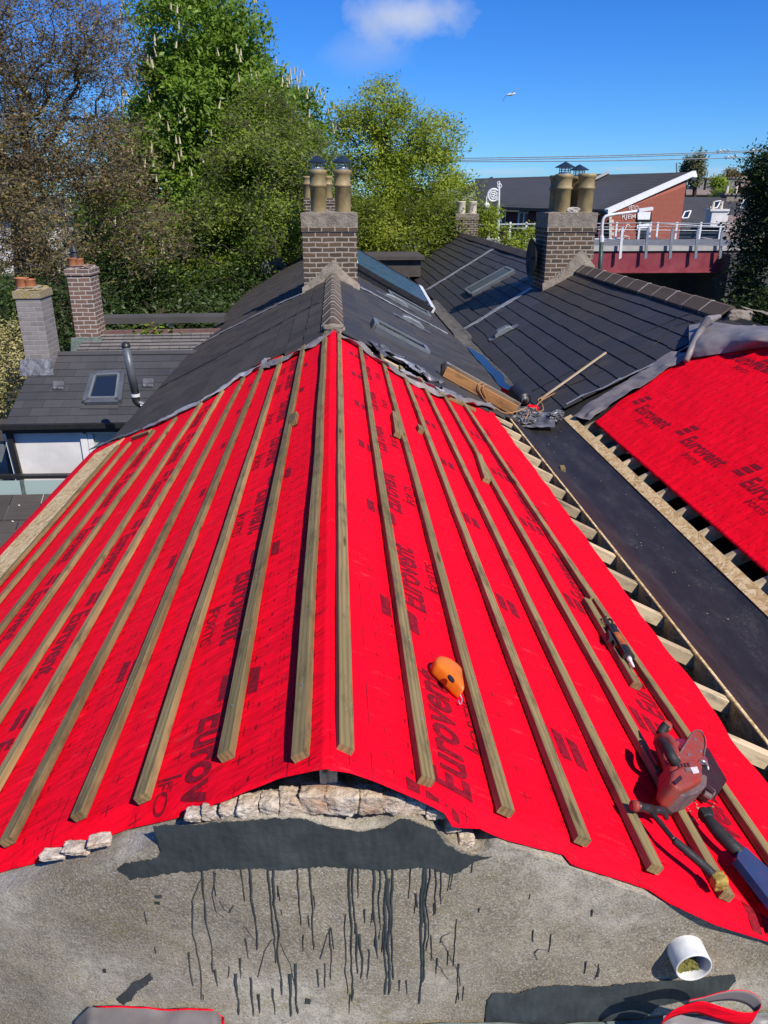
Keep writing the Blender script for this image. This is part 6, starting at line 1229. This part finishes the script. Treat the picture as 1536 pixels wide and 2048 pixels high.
def tree(name, label, base, blobs, nn, leaves, size, leafmat, bark, tr, seed, spread=.45, gap=.0, gapf=1.1, shell=.25, group=None, cat='tree', trunk_top=None, minr=.012, droop=.3, twigs=0, clump=None, lean=(0, 0), palm=False, sides=5):
    g = np.random.default_rng(seed); base = np.array(base, float); t = thing(name, label, cat, tuple(base), group)
    B = np.array([b[:6] for b in blobs], float); wt = np.array([b[3]*b[4]*b[5] for b in blobs]); wt = wt/wt.sum(); P = []
    while len(P) < nn:
        k = g.choice(len(B), p=wt); d = g.normal(size=3); d /= np.linalg.norm(d); r = g.uniform(shell, 1)**.5; p = B[k, :3]+d*r*B[k, 3:6]
        if gap and nz(p[0]*gapf+seed, p[1]*gapf, p[2]*gapf) < gap-.5+.0: continue
        P.append(p)
    P = np.array(P); zc = (B[:, 2]*wt).sum() if trunk_top is None else trunk_top; cx = (B[:, 0]*wt).sum(); cy = (B[:, 1]*wt).sum()
    nodes = []; par = []
    m = 8
    for i in range(m): f = i/(m-1); nodes.append([base[0]+(cx-base[0])*f**1.6+.15*nz(f*3, seed), base[1]+(cy-base[1])*f**1.6+.15*nz(f*3, seed+5), base[2]+(zc-base[2])*f]); par.append(i-1)
    ref = np.array(nodes[-1]); order = np.argsort(np.linalg.norm((P-ref)*np.array([1, 1, .9]), axis=1)); NA_ = np.zeros((m+nn*2, 3)); NA_[:m] = nodes; DP = np.zeros(m+nn*2); DP[:m] = np.arange(m)*.0; cnt = m; ends = []
    for k in order:
        p = P[k]; D = np.linalg.norm(NA_[:cnt]-p, axis=1)*(1+.0)+.22*DP[:cnt]+.5*np.maximum(0, NA_[:cnt, 2]-p[2]); j = int(np.argmin(D)); q = NA_[j]; L = np.linalg.norm(p-q)
        mid = (p+q)/2+g.normal(size=3)*L*.10+np.array([0, 0, L*.07]); NA_[cnt] = mid; DP[cnt] = DP[j]+L*.5; par.append(j); NA_[cnt+1] = p; DP[cnt+1] = DP[j]+L; par.append(cnt); ends.append(cnt+1); cnt += 2
    cntd = np.ones(cnt)
    for i in range(cnt-1, m-1, -1): cntd[par[i]] += cntd[i]
    for i in range(m-2, -1, -1): cntd[i] = max(cntd[i], cntd[i+1])
    rad = np.maximum(minr, tr*(cntd/cntd[0])**.56)
    mb = MB()
    for i in range(1, m): mb.tube([tuple(NA_[i-1]), tuple(NA_[i])], [rad[0]*(1.25-.05*i), rad[0]*(1.2-.05*i)], 9, caps=False)
    part(t, 'trunk', mb, [M[bark]], smooth=True)
    V = []; Fc = []; 
    for i in range(m, cnt):
        a, b = NA_[par[i]], NA_[i]; d = b-a; L = np.linalg.norm(d)
        if L < 1e-6: continue
        d = d/L; u = np.cross(d, [0.3, .9, .2]); u /= np.linalg.norm(u)+1e-9; w = np.cross(d, u); ra = min(rad[par[i]], rad[i]*1.5); rb = rad[i]; o = len(V); ns = 6 if rb > .06 else 3
        for (c, r) in ((a, ra), (b, rb)):
            for k in range(ns): th = 2*PI*k/ns; V.append(c+(u*math.cos(th)+w*math.sin(th))*r)
        for k in range(ns): Fc.append((o+k, o+(k+1) % ns, o+ns+(k+1) % ns, o+ns+k))
    E_ = NA_[ends]
    if twigs:
        for k in range(twigs):
            c = E_[g.integers(len(E_))]; p = c
            for s_ in range(3):
                d = g.normal(size=3); d[2] = d[2]*.6+.25; d = d/np.linalg.norm(d)*g.uniform(.12, .32); q = p+d; o = len(V); u = np.cross(d, [.2, .3, .9]); u = u/(np.linalg.norm(u)+1e-9)*minr*.7; w = np.cross(d/np.linalg.norm(d), u)
                V += [p+u, p-u*.5+w*.87, p-u*.5-w*.87, q]; Fc += [(o, o+1, o+3), (o+1, o+2, o+3), (o+2, o, o+3)]; p = q
    mb = MB(); mb.add([tuple(v) for v in V], Fc, 0, .5); part(t, 'limbs', mb, [M[bark]], uv=None)
    k = g.integers(len(E_), size=leaves); C = E_[k]+g.normal(size=(leaves, 3))*spread*np.array([1, 1, .75]); ctr = np.array([cx, cy, zc]); N = C-ctr; N /= np.linalg.norm(N, axis=1)[:, None]+1e-9; N = N*.7+np.array([.2, -.25, .6])
    if palm:   # five drooping leaflets per stalk
        C = np.repeat(C, 5, 0)+g.normal(size=(leaves*5, 3))*size*.42; N = np.repeat(N, 5, 0)
    leafmesh('crown', C, N, size, seed, leafmat, t, loc=tuple(base), droop=droop)
    return t, E_, g
def blob(u, v, y, ru, rv, dy): c = aty(u, v, y); s = (y/ray(u, v).y)/F; return (c.x, c.y, c.z, ru*s, dy, rv*s)
LF = {}
LF['oak'] = m_leaf('bronze_young_leaf', [(0, (.06, .045, .018)), (.3, (.15, .105, .04)), (.55, (.26, .18, .07)), (.75, (.13, .14, .03)), (1, (.42, .33, .15))], .3)
LF['chest'] = m_leaf('horse_chestnut_leaf', [(0, (.06, .115, .012)), (.5, (.14, .235, .022)), (1, (.26, .38, .045))], .35)
LF['olive'] = m_leaf('olive_young_leaf', [(0, (.085, .125, .014)), (.5, (.17, .235, .025)), (1, (.29, .37, .05))], .45)
LF['yellow'] = m_leaf('yellow_green_leaf', [(0, (.13, .19, .015)), (.5, (.27, .34, .027)), (1, (.44, .50, .07))], .45)
LF['bright'] = m_leaf('bright_green_leaf', [(0, (.09, .14, .010)), (.5, (.19, .27, .016)), (1, (.32, .42, .035))], .4)
LF['bush'] = m_leaf('hedgerow_leaf', [(0, (.06, .085, .010)), (.5, (.14, .18, .014)), (.85, (.26, .31, .025)), (1, (.34, .37, .04))], .4)
LF['dark'] = m_leaf('dark_evergreen_leaf', [(0, (.018, .036, .007)), (.6, (.035, .065, .012)), (1, (.075, .125, .02))], .2)
LF['cream'] = m_leaf('cream_variegated_leaf', [(0, (.14, .15, .03)), (.5, (.36, .33, .12)), (1, (.55, .48, .24))], .25)
LF['haze'] = m_leaf('far_poplar_leaf', [(0, (.10, .12, .05)), (1, (.22, .22, .09))], .3)
oakb = [blob(90, 60, 22, 190, 110, 3.2), blob(-80, 180, 22, 220, 200, 3.5), blob(210, 120, 21.5, 90, 70, 2), blob(60, 300, 21, 200, 130, 3), blob(210, 330, 21, 120, 110, 2.4), blob(80, 470, 20.5, 210, 120, 3), blob(290, 480, 21, 90, 100, 2), blob(-60, 520, 20, 160, 150, 3), blob(40, 600, 20, 170, 90, 2.4)]
b_ = aty(60, 800, 21.5)
tree('oak_tree', 'big half bare oak with bronze young leaves filling the left side', (b_.x, 21.5, 0), oakb, 3000, 78000, .085, LF['oak'], 'bark2', .24, 3, .24, .40, .8, .2, cat='tree', trunk_top=aty(60, 330, 21.5).z, minr=.008, twigs=9000)
b_ = aty(-130, 700, 19)
chb = [blob(400, 90, 30, 130, 95, 3.2), blob(430, 230, 30, 150, 130, 3.8), blob(400, 350, 30, 160, 140, 4), blob(330, 480, 29, 170, 130, 3.5), blob(540, 260, 31, 80, 90, 2.5), blob(590, 260, 32, 60, 70, 2), blob(480, 470, 29.5, 120, 120, 3), blob(290, 590, 27, 150, 80, 2.4), blob(450, 50, 30, 60, 50, 2)]
ct, CE, cg_ = tree('horse_chestnut_tree', 'tall dense horse chestnut with upright cream flower candles, behind the oak', (aty(400, 700, 30).x, 30, 0), chb, 2000, 36000, .185, LF['chest'], 'bark', .26, 8, .29, .36, .75, .5, palm=True, droop=.55)
mb = MB(); w = 0
cc = np.array([b[:3] for b in chb]).mean(0)
nc = 0
while nc < 400:
    k = RND.choices(range(len(chb)), [c[3]*c[5] for c in chb])[0]; c = chb[k]; d = Vector((RND.gauss(0, 1), -abs(RND.gauss(0, 1)), RND.gauss(.35, 1))).normalized(); q = Vector((c[0]+d.x*c[3], c[1]+d.y*c[4], c[2]+d.z*c[5]))
    if any(sum(((q[i]-e[i])/(e[3+i]))**2 for i in range(3)) < .92 for e in chb if e is not c) or nz(q.x*.42+8, q.y*.42, q.z*.42) < -.22: continue
    q = q+d*.38+Vector((RND.gauss(0, .1), RND.gauss(0, .1), RND.gauss(0, .1))); h = RND.uniform(.16, .26); lean = Vector((RND.gauss(0, .03), RND.gauss(0, .03), h)); nc += 1
    mb.tube([q, q+lean*.4, q+lean], [.038, .030, .008], 5, r=RND.random())
o = part(ct, 'flower_candle', mb, [simple('cream_blossom', (.50, .45, .29), (.42, .34, .22), 20, .8)]); o['kind'] = 'stuff'
olb = [blob(530, 260, 26, 80, 75, 2), blob(520, 360, 25.5, 110, 110, 2.6), blob(600, 330, 26, 70, 100, 2), blob(560, 470, 25, 120, 90, 2.4), blob(430, 470, 25, 70, 90, 2), blob(640, 420, 26, 60, 90, 2)]
tree('young_leafed_tree', 'olive green tree with fine upright twigs just left of the near ridge chimney', (aty(540, 600, 26).x, 26, 0), olb, 1600, 48000, .11, LF['olive'], 'bark2', .16, 15, .21, .38, .9, .3, twigs=4000, minr=.009)
yeb = [blob(760, 215, 33, 50, 55, 1.9), blob(800, 275, 33, 75, 75, 2.4), blob(720, 290, 33, 65, 70, 2.2), blob(870, 280, 33.5, 60, 50, 2), blob(850, 350, 33, 80, 60, 2.4), blob(740, 380, 33, 80, 70, 2.4), blob(910, 385, 33, 40, 45, 1.6), blob(690, 250, 33.5, 35, 40, 1.5), blob(830, 420, 32.5, 90, 60, 2.2)]
tree('sycamore_tree', 'yellow green tree in fresh leaf standing behind the gap between the two chimneys', (aty(780, 560, 33).x, 33, 0), yeb, 1500, 40000, .14, LF['yellow'], 'bark', .24, 22, .22, .40, 1.1, .3, minr=.011, twigs=1500)
brb = [blob(800, 490, 29, 100, 45, 1.6), blob(740, 460, 29, 45, 50, 1.4), blob(880, 450, 29.5, 45, 50, 1.4), blob(930, 425, 30, 28, 38, 1), blob(650, 490, 28.5, 60, 45, 1.5), blob(820, 440, 30, 35, 40, 1.2), blob(690, 430, 29, 30, 40, 1.2), blob(915, 490, 29.5, 40, 40, 1.2)]
tree('leafy_shrub', 'bright green dense bushes low behind the valley and chimneys', (aty(800, 540, 29).x, 29, 0), brb, 900, 34000, .125, LF['bush'], 'bark', .14, 27, .26, .0, .5, .4, cat='shrub')
hgb = [blob(120, 640, 18.5, 130, 70, 1.2), blob(330, 610, 23, 130, 60, 1.6), blob(480, 590, 23.5, 100, 60, 1.4), blob(-20, 640, 17, 80, 90, 1.2), blob(240, 570, 22, 100, 60, 1.6), blob(420, 640, 21, 120, 40, 1.2)]
tree('hedge', 'deep dark green hedge mass in shade under the chestnut, behind the low outbuilding', (aty(250, 700, 22).x, 22, 0), hgb, 1000, 42000, .12, LF['dark'], 'bark', .12, 33, .30, .0, .5, .3, cat='hedge')
brl = [blob(300, 570, 25, 90, 40, .8), blob(380, 600, 24, 60, 45, .8), blob(240, 520, 25.5, 60, 40, .8), blob(450, 560, 25, 50, 40, .8)]
tree('young_chestnut_tree', 'low sunlit sprays of chestnut leaves against the dark hedge', (aty(330, 660, 24.5).x, 24.5, 0), brl, 160, 1300, .20, LF['bright'], 'bark2', .07, 34, .25, .0, .5, .3, palm=True, droop=.5)
tree('variegated_shrub', 'cream speckled shrub at the left edge beside the grey chimney', (aty(10, 900, 15).x, 15, 0), [blob(-10, 740, 15, 50, 90, .9), blob(30, 690, 15.4, 30, 50, .6), blob(-60, 780, 15, 60, 80, .8)], 260, 9000, .075, LF['cream'], 'bark2', .06, 36, .16, .0, .5, .3, cat='shrub')
drb = [blob(1530, 340, 24, 22, 50, 1.2), blob(1540, 450, 24, 50, 70, 1.6), blob(1550, 560, 23.5, 70, 80, 1.8), blob(1500, 640, 23, 60, 40, 1.4), blob(1580, 380, 24, 60, 90, 2)]
tree('evergreen_tree', 'dark evergreen tree cut off by the right edge beside the bridge', (aty(1560, 700, 24).x, 24, 0), drb, 900, 32000, .14, LF['dark'], 'bark', .2, 41, .24, .38, .6, .3)
tree('poplar_tree', 'taller of two slender poplars on the skyline behind the white verge', (aty(1392, 400, 110).x, 110, 0), [blob(1396, 330, 110, 9, 26, .9), blob(1391, 350, 110, 12, 26, 1.0)], 150, 2600, .42, LF['haze'], 'bark', .3, 45, .4, .0, .5, .3, group='poplars on the skyline', minr=.04, droop=-.5)
tree('poplar_tree', 'shorter of two slender poplars on the skyline behind the white verge', (aty(1372, 400, 112).x, 112, 0), [blob(1376, 328, 112, 5, 16, .6), blob(1370, 342, 112, 6, 14, .6)], 90, 1100, .42, LF['haze'], 'bark', .2, 46, .3, .0, .5, .3, group='poplars on the skyline', minr=.04, droop=-.5)
for k, (u, v, ru, rv, lab, lm) in enumerate(((1438, 366, 12, 10, 'round green tree between the far terrace chimneys', 'bright'), (1462, 352, 14, 12, 'bare grey brown tree on the skyline behind the far chimneys', 'oak'), (1446, 388, 12, 8, 'olive bush in front of the far terrace', 'olive'), (1500, 350, 16, 10, 'dark tree on the skyline above the far red house', 'dark'))):
    tree('distant_tree', lab, (aty(u, 400, 116+8*k).x, 116+8*k, 0), [blob(u, v, 116+8*k if k != 2 else 100, ru, rv, 1.5)], 80, 1300, .42, LF[lm], 'bark', .2, 50+k, .4, .0, .5, .3, group='trees on the skyline', minr=.04)
ivb = [blob(985, 425, 30, 16, 14, .5), blob(976, 455, 30, 16, 24, .5), blob(1030, 488, 30, 26, 14, .5), blob(1055, 470, 30, 12, 18, .4), blob(1010, 470, 30.2, 14, 16, .4)]
tree('leafy_shrub', 'small bright shrub climbing past the ornate white lamp column', (aty(990, 560, 30).x, 30, 0), ivb, 150, 3200, .12, LF['yellow'], 'bark', .06, 57, .15, .0, .5, .2, cat='shrub')
tw = [blob(-100, 250, 34, 140, 200, 3), blob(150, 350, 34, 160, 200, 3), blob(60, 500, 36, 260, 120, 3)]
tree('background_tree', 'greyish leafless trees seen as a thin veil behind the big oak', (aty(150, 700, 35).x, 35, 0), tw, 900, 6000, .14, LF['olive'], 'bark2', .3, 63, .5, .3, .35, .2, minr=.014, twigs=6000)
rk = thing('weed_tuft', 'tuft of fresh green weeds growing on the reddish parapet behind the annex', 'weeds', aty(305, 668, 14.9)); cw = np.array([tuple(rk.location)])+np.random.default_rng(2).normal(size=(60, 3))*np.array([.22, .05, .06])+np.array([0, 0, .06]); leafmesh('leaves', cw, np.tile([0, -.3, .8], (60, 1)), .11, 3, LF['bright'], rk, loc=tuple(rk.location))

# ------------------------------------------------------------------ light, sky, camera
SUN = Vector((.40, -.56, .725)).normalized(); el = math.asin(SUN.z); az = math.atan2(SUN.x, SUN.y)
ld = bpy.data.lights.new('sun', 'SUN'); ld.energy = 5.0; ld.angle = math.radians(.5); ld.color = (1, .93, .83)
lo = bpy.data.objects.new('sun', ld); COL.objects.link(lo); lo.rotation_euler = SUN.to_track_quat('Z', 'Y').to_euler(); lo.location = (5, -6, 20)
w = bpy.data.worlds.new('World'); sc.world = w; w.use_nodes = True; nt = w.node_tree; nt.nodes.clear()
class W(G):
    def __init__(s, nt): s.nt = nt
g = W(nt); out = g.n('ShaderNodeOutputWorld'); bg = g.n('ShaderNodeBackground'); nt.links.new(bg.outputs[0], out.inputs[0])
sky = g.n('ShaderNodeTexSky', sky_type='NISHITA'); sky.sun_disc = False; sky.sun_elevation = el; sky.sun_rotation = az; sky.altitude = 300; sky.air_density = 1.0; sky.dust_density = 0.0; sky.ozone_density = 5.0
co = g.coord('Generated')
def cloud(u, v, ru, rv, sc_, lo_, hi_, seed):
    d = ray(u, v).normalized(); e1 = Vector((d.y, -d.x, 0)).normalized(); e2 = e1.cross(d).normalized()
    def dot(e): n_ = g.n('ShaderNodeVectorMath', operation='DOT_PRODUCT'); g.set(n_.inputs[0], co); n_.inputs[1].default_value = e; return n_.outputs['Value']
    X = g.math('DIVIDE', dot(e1), ru/F*1.0); Y = g.math('DIVIDE', dot(e2), rv/F*1.0); dd = g.math('SQRT', g.math('ADD', g.math('POWER', X, 2), g.math('POWER', Y, 2)))
    front = g.math('GREATER_THAN', dot(d), .5)
    n1 = g.noise(g.mapv(co, (sc_, sc_, sc_*1.3), (0,0,0), (seed, seed*.7, 0)), 1, 6, .6)
    m = g.math('SUBTRACT', g.math('ADD', g.math('MULTIPLY', g.math('SUBTRACT', n1, .5), 1.9), 1.0), dd); return g.math('MULTIPLY', g.fr(m, lo_, hi_), front), n1, Y
col = sky.outputs[0]
hs = g.n('ShaderNodeHueSaturation'); g.set(hs.inputs['Color'], col); hs.inputs['Saturation'].default_value = 1.22; hs.inputs['Value'].default_value = 1.0; col = g.mix(1.0, hs.outputs[0], (.40, .755, 1.28), 'MULTIPLY')
for (u, v, ru, rv, s_, a, lo_, hi_, sd, amt) in ((812, 38, 118, 58, 16, 0, .1, .9, 1.3, .85), (735, 105, 110, 50, 13, 0, .2, 1.2, 4.1, .30), (1000, 345, 120, 9, 14, 0, .1, .9, 2.2, .35), (1420, 345, 130, 9, 14, 0, .1, .9, 7.2, .35), (1250, 338, 80, 6, 14, 0, .1, .9, 9.2, .3), (180, 470, 420, 60, 6, 0, 0, .8, 5.2, .5)):
    m, n1, Y = cloud(u, v, ru, rv, s_, lo_, hi_, sd); cc = g.ramp(g.fr(g.math('ADD', g.math('MULTIPLY', Y, -.25), n1), .25, .85), [(0, (6.6, 7.0, 8.2)), (1, (3.6, 4.5, 6.6))]); col = g.mix(g.math('MULTIPLY', m, amt), col, cc)
nt.links.new(col, bg.inputs[0]); bg.inputs[1].default_value = .099
cd = bpy.data.cameras.new('camera'); cd.sensor_fit = 'VERTICAL'; cd.sensor_height = 36; cd.lens = F/2048*36; cd.clip_start = .05; cd.clip_end = 10000
cam = bpy.data.objects.new('camera', cd); COL.objects.link(cam); cam.location = CAM; cam.rotation_euler = (PI/2-PIT, 0, -YAW); sc.camera = cam
sc.render.resolution_x, sc.render.resolution_y = 768, 1024
sc.view_settings.view_transform = 'Standard'; sc.view_settings.look = 'None'; sc.view_settings.exposure = 0.15; sc.view_settings.gamma = 1
try: sc.cycles.max_bounces = 8; sc.cycles.transparent_max_bounces = 8
except Exception: pass
